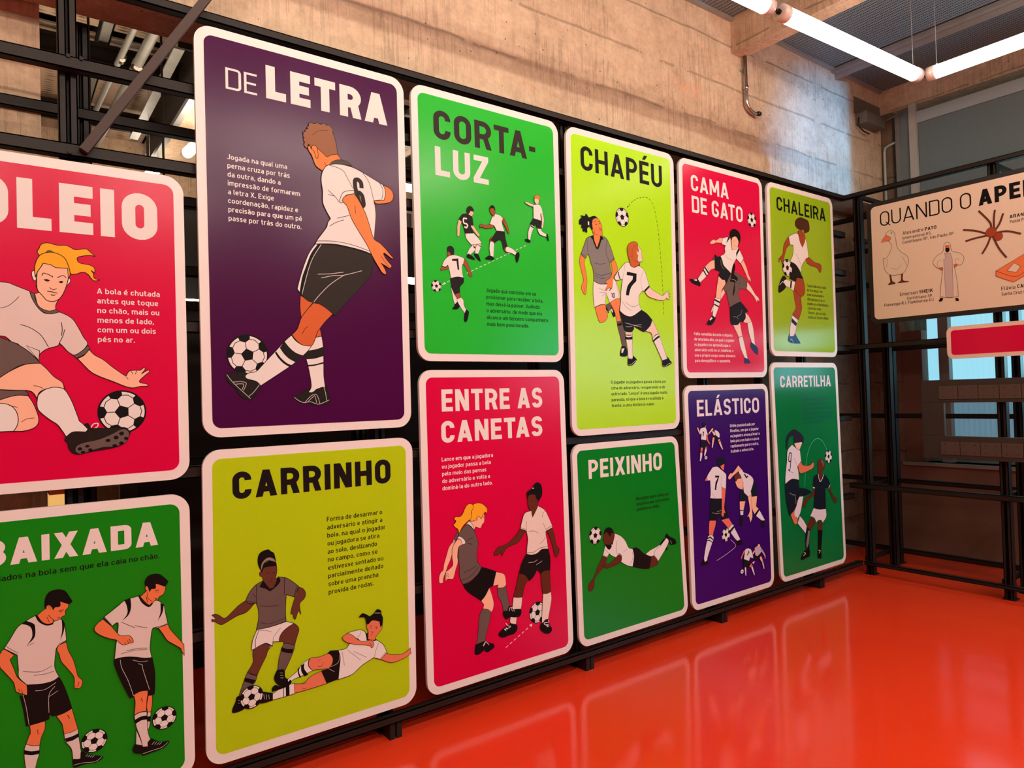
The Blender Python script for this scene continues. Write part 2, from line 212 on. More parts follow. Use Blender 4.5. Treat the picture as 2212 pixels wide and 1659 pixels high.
ART = [
 ('P1', 'printed_ball', None, """B|W|0|229,257,74,18"""),
 ('P1', 'printed_player', 'print of a ponytailed player stretching a leg to the ball', """F|H|2.5|-7,793! -14,805 -9,817 -4,830 6,837 19,839 44,834 68,836 81,831 96,824 126,830 137,823 155,806! 136,808 104,799 102,785 112,778 139,774 152,764 152,747! 142,755 148,745 151,729 168,724! 151,720 141,728 133,740 122,747 111,746 95,739 77,742 33,788
f|M|0.0|8,805! 16,814 26,814 35,807!
F|W|2.1|-19,707! -25,709 -30,724 -30,736 -24,741 -17,728
F|W|2.1|68,696! 79,711 79,720 71,723
F|S|2.4|-23,664! -12,668 -16,680 -14,692 42,665 44,647! 36,628 36,612! 20,602 0,607 -15,625
F|S|2.5|-16,728 -13,744 -5,754 2,768! 23,765 38,757 72,757! 73,739 73,720 68,698 63,682 55,663 44,648 29,640 11,643 -2,659 -15,677 -17,704
F|H|2.4|-20,719! -22,740 -20,764 -12,786 0,800 23,808 46,804 64,791 74,767 79,739 74,722! 72,757! 38,757 23,765 2,768! -5,754 -14,738
L|K|2.5|-2,726 4,735 27,726 26,723
L|K|2.5|41,722 58,731 67,724
f|K|0.0|2,713! 12,715 21,711! 14,707 7,709
f|K|0.0|45,709! 54,712 59,710! 55,705 49,705
L|K|2.1|19,687 27,681 33,681 39,685
L|K|2.5|12,674 24,673 41,669
L|K|2.5|22,663 29,661 35,663
F|V|2.4|-116,696! -95,695 -76,687 -37,671! -33,660 -20,625 0,601 20,598 46,605! 69,594 87,578 103,547 116,519 126,504 126,494! 115,478 96,462 83,458! 67,471 55,487 44,499! 39,489 13,480 -2,470 -12,458 -15,440! -39,464 -64,483 -71,493 -88,500 -104,516 -123,519! -121,697!
F|M|2.1|-37,671! -23,664! -21,643 -10,619 15,607 36,613! 47,605! 20,597 -2,604 -20,625 -32,651
L|K|1.7|-66,651 -81,632 -98,617 -117,610
L|K|2.1|-64,558 -41,550 -21,537 -4,519 13,484
L|K|2.1|51,570 53,548 51,524
L|K|2.1|60,546 55,524 44,499
F|M|2.1|83,458! 96,462 115,478 127,493! 134,482! 120,463 93,447!
F|V|2.1|-48,488! -12,471! -15,439!
F|S|2.5|96,446! 115,457 131,478! 147,459 174,442 201,417 229,394 243,384! 252,401 266,405 289,405! 300,415! 305,410 292,392! 313,405 319,401 301,384 286,368 289,360 309,355 312,348 288,347 265,342 242,347 201,366 159,385 133,402 106,434
L|K|1.9|243,381 250,373
L|K|1.9|259,402 265,391
L|K|1.9|278,404 272,391
F|M|2.4|-126,343! -85,339 -54,338 -43,320! -73,323 -97,318 -126,307!
F|S|2.4|-126,307! -97,318 -73,323 -46,321! -34,299 -25,274 -18,247 -20,226 -33,212 -60,204 -87,205! -77,223 -74,246 -79,270 -93,289 -112,297 -126,297!
F|W|2.4|-126,297! -112,297 -93,289 -79,270 -74,246 -77,223 -87,205! -128,205!
L|K|1.7|-65,234 -50,244 -30,246
L|K|1.7|-98,290 -75,283
F|M|2.4|-123,516! -88,500 -71,491 -39,465 -10,429! -35,428 -67,421 -101,397 -125,375!
F|S|2.4|-125,378! -96,401 -60,422 -35,428 -10,429! 7,410 27,384 48,367 54,355 56,342! 32,348 6,343 -14,332 -22,311! -31,329 -46,338 -85,340 -126,343!
L|K|1.7|-31,354 -16,351 -4,344
F|W|2.4|-21,305 -17,323 1,340 27,348 52,344! 63,330 78,296 90,258 98,230! 111,217 123,201! 116,192 89,194 74,191 59,178! 50,195 35,220 15,237 -5,256 -19,274 -22,292
L|W|3.2|132,206 140,218 153,219 151,208 137,200
F|N|2.5|59,178! 74,191 89,194 117,191! 123,201! 110,218! 123,221! 132,203! 156,202 198,201 234,201 247,191 251,175 222,138 128,122 93,116 75,124 66,139 63,157 55,166
F|M|1.8|86,125 85,139 94,149 115,156 156,164 197,181 220,194 238,195 248,184 249,171 239,149 222,139 199,134 169,135 128,124 101,116
E|K|1.2|98,134,6,5
E|K|1.2|120,142,6,4
E|K|1.3|183,158,7,5
E|K|1.3|208,167,7,6
E|K|1.3|225,180,7,6
E|K|1.3|239,162,6,5
E|K|1.3|203,139,7,4
E|K|1.3|224,146,7,5
E|K|1.2|107,122,6,4
E|K|1.2|129,129,6,4"""),
 ('P2', 'printed_player', 'print of a player watching a ball over his foot', """F|O2|1.7|-4,706 -3,714 4,717 12,709 16,698! 19,706 35,707 35,724! 62,719! 60,707 58,697 51,690 49,673 41,671 35,662 23,659 16,662 15,656 2,653 -15,664 -29,689! -10,704
F|K|1.4|-7,707! -8,722 -5,743 6,760 29,764 50,755 63,732 71,715! 61,708! 46,717 35,723! 35,707 21,706 16,698! 11,714 3,718 -3,714
L|K|1.7|31,693 46,692
L|K|1.7|32,688 41,687
L|K|1.7|27,670 35,669
L|K|1.4|3,684 8,674 18,663
L|K|1.4|-2,678 4,661
L|K|1.0|-1,712 7,710 7,701
F|V|2.0|-32,690! -49,683 -72,670 -86,657 -103,627 -119,601! -85,572! -84,557 -82,524 -81,498 -60,468! -30,462 -6,460 15,463 29,472! 20,495 17,517 22,567! 29,577! 52,587! 49,630 43,656 33,664 28,661 15,659 15,654 2,651 -13,659
L|K|5.5|-32,691 -25,672 -13,659 0,652 15,653
f|K|0.0|-73,670! -59,678! -40,665 -35,652 -37,619 -58,598! -44,621 -45,648 -55,662
f|K|0.0|39,664! 48,647! 45,622 34,590! 40,626
L|K|1.3|-114,607 -82,577
L|K|1.4|30,581 51,589
L|K|1.4|-58,596 -38,601
L|K|1.3|-70,515 -25,502 10,513
L|K|1.4|-41,494 -10,491 16,494
F|O2|1.7|-118,599! -92,574! -104,562! -93,527 -84,498 -60,468! -59,448 -61,435 -72,442 -82,448 -90,456 -93,475 -96,487 -112,514 -130,542! -134,575 -130,586 -123,597
F|O2|1.7|29,577! 51,583! 57,552 69,522 77,490 83,460 96,439 89,418 73,422 72,433 71,461 51,496 36,521 30,547 24,563
L|K|1.3|-82,461 -79,449
L|K|1.3|-74,456 -72,442
L|K|1.4|86,440 82,427 74,428
F|N2|1.4|-60,468! -30,462 -6,460 15,463 29,470! 40,445 54,398 64,356! 38,348 8,345! 1,356! -1,339! -32,333 -64,334! -71,392 -80,439! -60,436
L|Y|1.3|-71,439 -63,396 -56,335
L|Y|1.4|-38,443 -11,440 20,455
L|Y|1.4|17,443 0,419 -1,360
L|Y|1.4|0,413 25,426
F|O2|1.7|-54,334! -12,336! -13,310 -23,286 -28,261! -46,265 -65,276! -57,300 -53,308
F|V|1.7|-65,276! -46,265 -28,261! -30,232 -36,211 -42,183! -66,191! -70,228 -70,260
f|K|0.0|-70,259! -51,249 -29,245! -31,233! -51,236 -71,245!
L|K|1.7|-33,314 -32,298
F|O2|1.7|19,343! 43,347 64,356! 70,327 75,304 80,283! 63,277 40,277! 36,307 33,317
F|V|1.7|40,277! 63,277 80,283! 82,256 88,203! 86,180 64,185! 60,221 44,250
f|K|0.0|42,261! 63,262 81,267! 82,255! 65,248 46,248!
L|K|1.7|51,337 57,323
F|N2|1.4|87,200! 93,201 103,191 127,177 151,166 148,158 129,152 108,156 87,157 74,155 64,159! 63,183! 86,179!
L|Y|1.4|65,164 92,163 129,155 149,166
L|Y|1.4|107,187 101,182
L|Y|1.4|114,183 107,178
L|Y|1.4|120,180 114,175
L|Y|1.4|127,178 120,172"""),
 ('P2', 'printed_ball', None, """B|W|0|127,227,38,-10"""),
 ('P2', 'printed_ball', None, """B|W|0|347,240,39,-5"""),
 ('P2', 'printed_player', 'print of a player tilting his head over a ball by his foot', """F|O2|1.9|295,711 293,721 298,728 306,719 307,704! 313,713 326,713 326,731! 360,723! 358,701 351,686 337,679 329,662 318,663 312,656 300,660 276,692! 297,709
F|K|1.5|295,726! 292,742 302,760 320,765 340,761 355,747 369,730! 363,720 356,714! 328,729 326,713! 313,713 307,704! 301,724
L|K|1.9|324,705 338,704
L|K|1.5|326,700 335,697
L|K|1.9|322,678 330,674 324,671
L|K|1.5|299,705 301,683 315,667
L|K|1.5|295,690 300,667
F|V|2.2|272,696! 229,689 204,672 162,643! 186,607! 205,614 202,571 197,534 192,490! 223,490 257,482 285,471 310,467! 305,499 307,531 313,568 325,572 331,569 365,576! 358,614 352,648 330,669 315,662 306,651 289,664
L|K|5.9|272,698 283,672 303,653 315,662
f|K|0.0|226,690! 245,693! 247,663 239,636 217,618! 234,640 234,665
f|K|0.0|341,658! 352,648! 347,620 331,593! 341,624
L|K|1.4|164,644 186,611
L|K|1.5|214,616 258,585
L|K|1.5|257,594 278,584 297,578
L|K|1.5|229,511 269,510 296,504
L|K|1.4|212,504 257,506 294,500
L|K|1.5|326,574 346,574 364,581
F|O2|1.8|160,637! 184,608! 202,580 214,567 241,561 252,537 240,535 222,533 210,542 199,556 174,568 147,587 133,607 142,625
L|K|1.5|225,542 228,533
L|K|1.5|232,547 239,535
L|K|1.5|238,551 245,537
F|O2|1.9|332,569! 365,575! 372,555 390,528 417,489! 418,449! 408,468 404,479 374,505 360,519 345,548
F|O2|1.8|249,350! 272,357 297,353! 291,319 289,281! 267,284 250,278! 254,323
F|O2|1.8|296,335! 309,333! 308,301 303,275! 292,277! 290,303
F|N2|1.4|192,490! 223,490 257,480 285,471 311,467! 319,408 316,335! 296,337 295,353! 272,357 249,350! 247,344 237,343! 213,404 192,470
L|Y|1.4|210,484 214,455 233,405 249,347
L|Y|1.5|248,474 273,462 296,459
L|Y|1.5|265,457 279,448 280,434 300,355
F|V|1.8|292,277! 303,275! 300,239 295,215! 288,224!
F|V|1.8|256,224! 271,178 272,165! 253,174!
f|K|0.0|291,261! 302,261! 301,242! 290,244!
F|V|1.8|250,277! 267,283 290,280! 291,229 293,203 300,178! 291,155 274,159! 269,188 258,227 253,250
f|K|0.0|250,261! 270,268 292,266! 293,251! 273,254 254,247!
F|N2|1.5|251,176! 274,164! 273,139! 254,144 244,155 245,167
F|N2|1.5|291,171! 303,179 315,170 332,158 359,153 356,144 338,134 308,131 279,129! 273,132 273,160! 291,155!
L|Y|1.5|275,135 308,137 335,138 357,150
L|Y|1.5|313,166 304,158
L|Y|1.5|320,163 313,155
L|Y|1.5|328,159 320,152
L|Y|1.5|336,157 327,150
L|K|1.8|273,332 277,319"""),
 ('P3', 'printed_ball', None, """B|W|0|-275,319,78,10"""),
 ('P3', 'printed_player', 'print of a player seen from behind crossing one leg behind the other', """F|Q|2.6|-57,569! -27,553 -3,543! -28,512 -55,473! -60,517
F|Q|2.6|23,436! 30,400! 3,393! 5,415
F|W|2.6|4,396! 30,401! 35,360 36,303 35,235 40,187! 3,179 -13,166 -34,166! -20,194 -30,265 -39,303 -47,340 -16,371
f|N3|0.0|-30,340! 3,346 35,357! 35,318! -2,307 -42,303! -48,325!
f|K|0.0|-37,280! -3,283 35,293! 35,286! -3,277 -36,273!
F|N3|1.7|-20,188! -34,168! -21,165 2,175 22,186 42,187! 53,170 58,132 54,117 20,110 -18,115 -37,121 -68,124 -94,143 -86,154 -59,167
L|Y|2.1|-93,147 -75,133 -53,124 -26,127 -7,120 13,116 56,132
L|Y|2.1|-49,125 -25,149 -6,158 6,148 15,118
L|Y|2.2|34,187 41,159 44,130
L|Y|2.1|-37,127 -14,147 -6,150 1,122
F|Q|2.6|-2,541! 31,536 58,520 82,498! 49,466 23,434 12,419 2,392 -8,369 -18,358! -47,361 -73,375 -97,404! -75,427 -64,454 -55,477 -32,508
L|K|2.2|-28,442 -45,425 -54,409
F|W|2.6|-99,402! -80,378 -51,362 -16,359! -32,338 -52,319 -82,293 -109,273 -146,249 -183,225 -228,196! -233,204 -247,215 -278,224 -287,233 -281,242 -267,249 -243,254 -218,280 -188,312 -163,338 -129,375
f|N3|0.0|-128,376! -107,350 -82,330 -50,319! -83,290! -112,306 -134,328 -148,350!
f|K|0.0|-163,335! -145,309 -123,289 -102,279! -111,272! -135,287 -156,309 -168,329!
F|N3|1.7|-230,199! -233,204 -247,215 -278,224 -286,235 -278,247! -309,253 -316,242 -339,250 -359,242! -360,230 -353,216 -337,198 -320,184 -316,166 -304,156 -290,145 -270,141 -252,154 -238,172 -227,190
L|Y|2.0|-356,242 -336,214 -303,180 -268,146
L|Y|2.0|-275,155 -255,172 -232,201
L|Y|2.0|-333,212 -306,214 -286,210 -284,201 -295,178
L|Y|2.0|-323,204 -299,205 -293,200 -300,182
F|N4|2.2|22,792! 41,792 110,792 179,785 268,771! 274,747 273,723 261,678 217,627 153,560 90,491! 54,520 19,539 -4,543 -27,549 -53,570! -45,612 -23,689 -3,736
F|W|2.2|12,790! 22,788! -7,747 -31,688 -48,642 -60,581! -70,595! -55,649 -35,707 -14,754
f|K|0.0|22,789! 35,790! 1,740 -20,689 -40,627 -53,572! -60,581! -48,642 -31,688 -7,747
L|Y|2.6|37,790 3,737 -20,682 -51,574
L|Y|2.6|19,663 74,669 133,681
L|Y|2.6|34,648 86,662 135,668 219,694
L|Y|2.7|135,668 73,624 24,575 -2,543
F|O|2.8|286,1011! 296,1001 336,1007 368,1019 382,1042 378,1066 360,1082 330,1089! 342,1060 337,1031 328,1022!
F|O|2.7|49,1106! 22,1122 11,1147 4,1165 -8,1182 -11,1198! 13,1209 67,1184 120,1190! 136,1168! 107,1157 82,1135 66,1122
F|C|2.3|120,1190! 91,1181 71,1170 55,1182 32,1197 20,1208 9,1206 2,1191! -3,1206 -10,1207! -13,1190! -23,1194 -28,1205 -24,1213 -30,1223 -26,1232 -31,1238 -29,1250 -31,1257 -21,1259 -19,1269 -9,1273 -13,1280 -5,1287 -5,1297 7,1303 19,1300 31,1308 46,1304 62,1311 74,1306 86,1308 94,1300 102,1292 100,1280 106,1266 113,1240 118,1213
L|K|1.3|10,1250 30,1270 54,1280 80,1284
F|O|2.2|6,1188! 7,1204 17,1209 26,1204 32,1185 32,1159 23,1157 19,1172 14,1186
L|K|1.8|60,1145 68,1127
F|W|2.7|68,1130! 82,1137 111,1146 147,1148 189,1144 231,1131 273,1114 330,1091! 340,1072 342,1048 334,1021! 310,1019 286,1012! 291,976 292,940 287,891 281,838! 268,772! 221,784 159,793 98,798 41,794 12,789! 18,805 39,834 63,868 68,887 81,906! 61,940 48,973 49,1016 44,1061 47,1092 58,1117
L|K|2.2|18,803 98,810 180,803 260,784
L|K|2.2|82,1135 118,1131 143,1122 155,1106 186,1052
L|K|2.3|235,1128 264,1089 280,1031 287,996
L|K|2.3|314,1097 329,1071 329,1046 323,1023
L|K|2.2|73,1027 103,1004 123,980
L|K|2.2|73,1008 99,1006
L|K|2.2|111,911 167,931
L|K|2.2|77,873 104,892 141,908
F|N5|1.8|82,1137! 95,1153 119,1165 148,1168 169,1164 185,1150! 147,1148 111,1146
L|N4|19.3|227,1059 225,1082 213,1093 200,1091 196,1078 199,1050 209,1016 218,990 229,981 235,988 233,1008 228,1027 216,1037 206,1034
F|W|2.3|193,1043! 157,1036 136,1021 123,988! 129,980! 138,982! 141,998 156,1018 192,1029!
F|O|2.7|135,990! 144,1007 165,1021 191,1029! 206,1012 223,986 243,949 259,903 279,843 309,825 335,803 352,785 372,766! 367,761 352,769 330,783! 325,778 338,755 364,729 361,723 352,716 333,726 311,736! 324,721 336,694 329,687 314,696 301,715 276,753 260,784 244,814 207,869 175,921 159,966 147,980
L|K|2.3|194,978 194,959 197,943
L|K|1.9|311,769 329,746 352,720"""),
 ('P4', 'printed_player', 'print of a player in a grey shirt and headband', """F|D2|1.8|-296,600! -283,584 -265,580! -295,554 -332,546 -380,527 -394,528 -415,544 -422,543! -423,554! -412,550 -408,553 -422,569! -411,571 -397,564 -376,548 -350,565 -324,586
F|D2|1.8|-87,614! -67,601 -58,581 -64,562 -83,546 -83,522 -80,501 -90,515 -103,486 -111,492 -114,508 -122,514 -109,559 -96,588!
F|M|2.2|-229,664! -259,652 -282,628 -296,602! -287,587 -257,581! -250,556 -249,529 -251,510 -259,477! -214,477 -175,480 -141,486! -142,530 -138,592! -105,576! -87,616! -115,643 -139,660 -168,669! -175,643 -203,620! -225,636 -242,643!
F|D2|1.8|-232,700! -227,722 -175,721! -173,697 -176,678 -180,663! -170,665 -175,646 -202,624! -229,664! -232,680 -240,685 -242,698
F|K|1.3|-232,696! -246,729 -246,760 -234,778 -207,784 -197,776 -184,766 -178,741 -177,729! -184,742 -207,754 -227,742 -235,723
F|K|1.3|-232,700! -227,726 -208,738 -184,735 -175,723 -176,714! -200,716 -216,716 -227,712
F|P|1.8|-237,700! -235,727 -223,745 -203,753 -184,744 -177,729! -208,741 -223,733 -231,715
L|K|1.3|-218,693 -203,691
L|K|1.3|-193,690 -181,689
L|K|1.3|-203,667 -196,664 -192,669
L|K|1.3|-204,656 -192,656
F|K|1.8|-229,664! -210,633 -202,626 -183,636 -170,669! -161,654 -175,635 -203,618! -218,631 -242,643!
L|K|1.8|-255,653 -256,580
L|K|1.8|-143,660 -146,594
L|K|1.3|-268,621 -259,604
L|K|1.3|-242,568 -212,560 -169,555
L|K|1.3|-244,503 -206,490 -146,499
L|K|1.3|-291,597 -259,584
L|K|1.4|-106,578 -95,620
F|D2|1.8|-272,407! -249,413 -223,415 -200,401! -216,386 -224,365 -244,331 -260,300! -278,309 -297,321! -275,354 -275,385
F|P|1.8|-209,404! -196,401! -216,392!
F|M|1.7|-297,321! -278,307 -260,298! -268,276 -283,264 -321,227! -332,234! -320,267 -308,298
f|K|0.0|-305,303! -266,283! -277,271! -310,290!
F|K|1.7|-337,238 -317,232 -303,205 -313,185 -333,180 -355,183 -353,201 -343,220
F|D2|1.8|-171,412! -170,430 -156,450 -135,465 -115,473 -95,456 -90,439 -96,421 -105,395 -109,383! -133,394 -153,400! -153,408!
F|W|2.2|-254,478! -214,477 -175,480 -139,485! -115,473 -111,470! -135,461 -158,446 -170,426 -171,412! -196,416! -198,400! -223,417 -249,413 -263,407! -280,403! -275,438 -260,473!
L|K|2.2|-250,475 -264,436 -263,407
L|K|1.3|-250,473 -222,467 -200,456
L|K|1.3|-165,464 -191,438 -196,416
F|M|1.8|-153,400! -133,394 -109,382! -114,361 -131,326 -151,291! -179,302! -174,340 -165,370
f|K|0.0|-162,387! -141,375 -115,369! -120,352! -146,361 -166,373!
F|K|1.8|-183,300! -155,295 -151,264 -132,247 -141,236 -168,235 -188,254 -194,275
L|Y|1.3|-171,287 -159,284
L|Y|1.3|-171,277 -158,274
L|Y|1.3|-170,267 -157,264
L|Y|1.3|-334,224 -325,220
L|Y|1.3|-335,214 -326,211"""),
 ('P4', 'printed_player', 'print of a ponytailed player sliding along the ground', """F|O3|2.0|298,253! 319,240 377,230 414,247! 416,222! 391,211 366,206 318,205 266,233!
F|N2|1.9|39,324! 74,318! 82,285 76,237 69,198! 21,194! 1,252! 33,252 47,273 52,293 28,317!
L|Y|1.4|80,310 73,267 29,257
L|Y|1.4|29,253 56,233
F|W|1.8|-41,316! -54,307 -54,283 -38,262! -80,253 -116,247 -133,236! -140,253 -99,278 -79,301
f|K|0.0|-85,295! -71,300! -73,279 -56,251! -72,247! -85,271
f|K|0.0|-98,286! -93,288! -94,269 -86,247! -92,247! -99,266
F|O3|1.9|31,316! 45,302 50,281 42,262 29,253! -17,261 -38,262! -54,287 -50,310 -41,316! -8,311
L|K|1.4|-17,295 -2,300
L|K|1.4|-17,275 0,271 9,285
F|W|1.8|-115,231! -114,190! -162,188 -205,189! -202,213! -157,230
f|K|0.0|-150,233! -135,234! -135,189! -150,188!
f|K|0.0|-161,229! -158,230! -158,188! -161,188!
F|O3|1.9|-1,251! 21,194! -40,191 -114,191! -115,211 -115,229! -76,222 -47,241
L|K|1.4|-83,218 -66,220
L|K|1.4|-85,205 -77,198 -65,199
F|N2|1.8|-250,236! -227,226 -202,215! -203,188! -243,188 -258,200
L|Y|1.3|-237,221 -235,201
L|Y|1.3|-227,218 -226,198
L|Y|1.3|-218,214 -216,196
F|K|1.3|-204,222! -204,235 -192,244 -168,233 -145,239 -130,249 -129,234 -153,225
F|W|2.4|204,331! 200,362 178,381 142,383 115,381! 141,358 168,340 123,333! 109,318 74,318! 82,285 76,237 71,197! 133,202 178,228 234,248! 266,233! 298,256! 282,292 259,314 245,324!
L|K|1.4|115,310 174,252
L|K|1.4|142,298 200,258
L|K|1.4|91,308 100,247
L|K|1.4|178,375 170,358 155,353
L|K|1.5|259,306 246,279 236,247
L|K|1.5|264,238 293,261
f|K|0.0|198,360! 209,362! 209,330! 204,333!
f|K|0.0|241,333! 252,320! 231,318!
F|O3|1.9|215,401! 234,410 266,398! 270,374 278,378 275,362 260,348 246,334 243,322! 222,327 209,334! 212,363 205,386 208,400
F|K|1.5|215,399! 205,401 197,430 170,436! 189,449 220,429! 239,438 254,452 273,444 276,426 282,408 279,380! 269,380 266,398 234,410
f|P|0.0|244,441! 272,435! 272,431! 244,437!
L|K|1.9|219,388 231,387
L|K|2.0|245,379 257,375
L|K|1.9|221,380 228,377
L|K|2.0|246,373 254,370
L|K|1.9|226,364 230,358 236,359
f|Q|0.0|221,353! 227,354 233,349! 226,345
F|O3|1.9|124,377! 141,365 159,346 186,329 222,327 236,307 228,292 217,303 194,312 140,329 110,345 93,365 106,377
L|K|1.5|215,318 226,301"""),
 ('P4', 'printed_ball', None, """B|W|0|-284,224,43,5"""),
 ('P5', 'printed_arrow', 'dashed white passing line', """D|W|3.1|204,603 -186,419
D|W|2.8|-264,385 -283,374
f|W|0.0|-308,361! -293,376! -285,369!"""),
 ('P5', 'printed_ball', None, """B|W|0|-338,354,27,12"""),
 ('P5', 'printed_player', 'print of the player numbered 7 seen from behind', """F|W|1.6|-259,361! -247,336 -228,305 -224,284 -235,271! -243,283 -252,321
F|K|1.2|-241,270! -224,284 -212,267 -225,251 -254,250 -244,262
F|W|1.6|-224,302 -207,309 -190,297 -187,272 -175,251! -184,233! -204,257 -224,288
F|K|1.2|-184,233! -175,251! -161,242 -163,224 -173,195 -186,192 -189,208
F|R|1.6|-240,321! -208,332! -207,309 -224,300!
F|N3|1.6|-260,395! -220,407 -185,404! -186,382 -207,359 -208,332! -240,321! -255,359
F|R|1.6|-307,451! -287,446 -271,456! -271,442 -301,431 -313,430
F|W|1.6|-273,498! -250,509 -217,510 -177,500! -185,471 -191,467 -192,434 -185,405! -220,407 -258,397! -263,429 -272,459! -287,448! -305,453! -292,479
f|K|0.0|-249,490! -213,496! -209,442! -218,441! -223,483! -247,481!
F|R|1.6|-177,500! -159,480 -147,449 -135,425 -140,414 -153,415 -158,434 -173,458 -185,471!
F|R|1.6|-274,524! -260,527 -252,510 -235,514! -250,508 -273,501!
F|N3|1.2|-275,524! -273,543 -257,552 -241,547 -235,533 -237,512! -252,510 -261,522"""),
 ('P5', 'printed_player', 'print of the player numbered 5 in a dark shirt', """T|W|1.4|-111,566,26 -136,543,25 -153,522,15
T|W|1.5|-89,574,25 -99,551,24 -106,532,15
F|K|1.2|-164,514! -153,524 -132,515 -118,504 -122,498 -160,505
F|K|1.2|-121,529! -97,527 -83,496 -92,497 -115,515
F|S|1.2|-135,570! -104,577! -111,560!
F|S|1.3|-104,577! -82,591! -74,584 -85,570!
F|W|1.7|-169,622! -120,630! -95,609 -73,586! -104,576 -137,570! -164,598
T|S|1.4|-197,680,17 -206,650,16 -207,628,13 -209,610,13
T|S|1.4|-127,663,16 -111,642,14 -92,624,14
F|N3|1.6|-185,713! -160,720 -143,719 -126,707 -121,666! -137,662 -120,629! -169,622! -179,657 -188,679! -205,686!
F|S|1.2|-140,737! -121,736! -117,728 -128,710! -147,718!
F|N3|1.2|-154,723! -158,738 -150,754 -133,760 -120,751 -114,737! -133,738 -142,724!
L|W|7.5|-157,695 -176,694 -176,673 -161,670 -155,662 -162,651 -174,654"""),
 ('P5', 'printed_player', 'print of a running player in a white shirt and black shorts', """T|R|1.5|-9,608,29 -12,585,25
T|W|1.5|-12,587,26 -15,559,26 -14,523,16
F|K|1.3|-56,511! -32,527 -7,522 -6,509 -54,508
T|R|1.5|70,579,28 76,565,21
T|W|1.5|85,570,28 111,565,23 138,551,15
F|K|1.3|138,556! 155,562 158,543 146,512 137,513 133,543
F|N3|1.7|18,655! 68,659! 73,621 84,585! 59,574! 43,614 4,596! -15,611! 3,635
T|R|1.5|-11,678,18 -49,669,15 -75,673,11 -80,662,6
T|R|1.5|61,718,20 80,689,16 93,657,10
F|W|1.7|12,741! 39,739 61,725! 53,708 57,686 68,659! 18,657! 5,679 -6,683 -23,686! -7,722
F|R|1.7|-21,761! -1,775 12,765 12,747 4,725! -7,735 -17,743
F|K|1.3|-23,762! -14,778 2,782 12,769 10,758! 1,769"""),
 ('P5', 'printed_player', 'print of a far red-haired player', """T|X|1.2|256,818,13 234,821,12 211,827,9
T|W|1.2|247,709,24 231,673,21 225,636,12
F|K|1.3|196,634! 218,637 231,631 229,621 203,626
T|W|1.2|293,700,22 305,680,21 342,670,12
F|K|1.4|340,672! 350,679 357,647 350,646
F|N3|1.3|257,751! 310,744! 311,702! 284,702 272,722 260,709! 234,718!
T|X|1.2|314,782,14 321,750,13 314,710,9
F|W|1.3|258,820! 293,829 313,815 321,785! 305,779 310,744! 258,751!
E|X|1.2|282,847,15,18
F|H2|1.3|267,855! 270,870 288,878 304,870 301,850! 292,858"""),
 ('P6', 'printed_ball', None, """B|W|0|210,254,53,-5"""),
 ('P6', 'printed_arrow', 'dashed white arrow', """D|W|3.3|3,124 160,196
f|W|0.0|174,203! 167,189! 154,203!"""),
 ('P6', 'printed_player', 'print of a blond ponytailed player in a grey shirt', """F|S|2.0|-287,690! -269,695! -284,668 -298,618 -319,580 -328,558 -343,530 -346,510 -358,507 -367,514 -366,541 -356,559 -344,567 -339,591 -322,636 -309,668
F|M|2.0|-258,736! -246,728! -271,693! -284,695!
F|W|1.6|-284,697! -277,701! -278,684! -285,685!
F|S|2.1|-42,506! 0,490 13,470 16,433! 2,421 -36,426! -33,440! -64,440! -54,471
F|M|2.1|-38,426! -7,421 14,428! 23,377 35,313 25,298! -6,307! -14,348 -35,384
F|S|2.0|-86,437! -74,406 -62,358 -68,327 -79,316! -98,333 -126,342! -121,361! -137,383! -113,400
F|M|2.0|-126,342! -98,333 -79,316! -92,267 -111,218 -118,185! -142,178 -168,181! -157,246 -151,298 -141,328
F|K|1.6|-176,181! -163,181 -121,185 -95,169 -71,160 -70,141 -110,128 -126,141 -157,130 -178,134 -181,150
L|W|2.8|-119,181 -132,165 -123,170 -116,181 -98,162
F|K|1.6|-237,481! -208,481 -170,499 -128,544! -96,532 -42,508! -54,471 -64,440! -86,436 -100,419 -113,403 -135,382! -169,407 -201,431 -226,457
F|M|2.4|-211,761! -199,760 -183,745 -164,725! -151,690 -143,660 -151,626 -154,595 -146,565 -128,544! -148,516 -183,494 -216,483 -237,481! -249,503 -256,528 -255,576 -260,612 -256,660! -254,722! -241,738
L|K|2.0|-231,534 -198,542 -159,555
L|K|2.0|-247,502 -207,506 -173,524 -145,547
L|K|2.0|-216,678 -193,689 -174,691
L|K|2.0|-206,671 -179,662
F|S|2.0|-261,699! -243,692 -233,668! -256,660 -264,619 -262,592 -276,556 -289,520 -301,516 -321,521 -330,514 -335,522 -333,545 -328,558 -316,563 -291,582 -294,617 -293,652 -284,674
F|W|2.0|-264,703! -250,711 -226,694 -217,678 -223,670 -236,670! -243,692
L|K|1.6|-330,558 -331,518
L|K|1.6|-324,550 -315,540
L|K|1.6|-327,539 -313,531
F|S|2.0|-192,775! -173,772 -156,775 -147,788 -134,788 -122,781! -106,808! -104,779 -107,758 -118,749 -128,733 -145,738 -157,742 -164,729! -182,761
F|W|2.0|-212,761! -193,776! -174,755 -163,724! -182,747 -199,760
F|H|2.4|-168,851 -136,856 -107,844 -86,820 -90,797! -99,807 -113,793 -122,777! -134,788 -147,788 -156,775 -173,772 -190,776! -179,803 -176,827
F|H|2.4|-169,830! -168,849 -187,858 -204,852 -217,836 -230,813 -247,803 -268,805 -280,796! -268,786 -273,776 -283,769! -273,756 -257,743 -254,722! -241,741 -224,760 -198,777 -181,789 -178,820
L|K|2.0|-152,769 -145,777 -149,785
L|K|1.6|-113,786 -107,779"""),
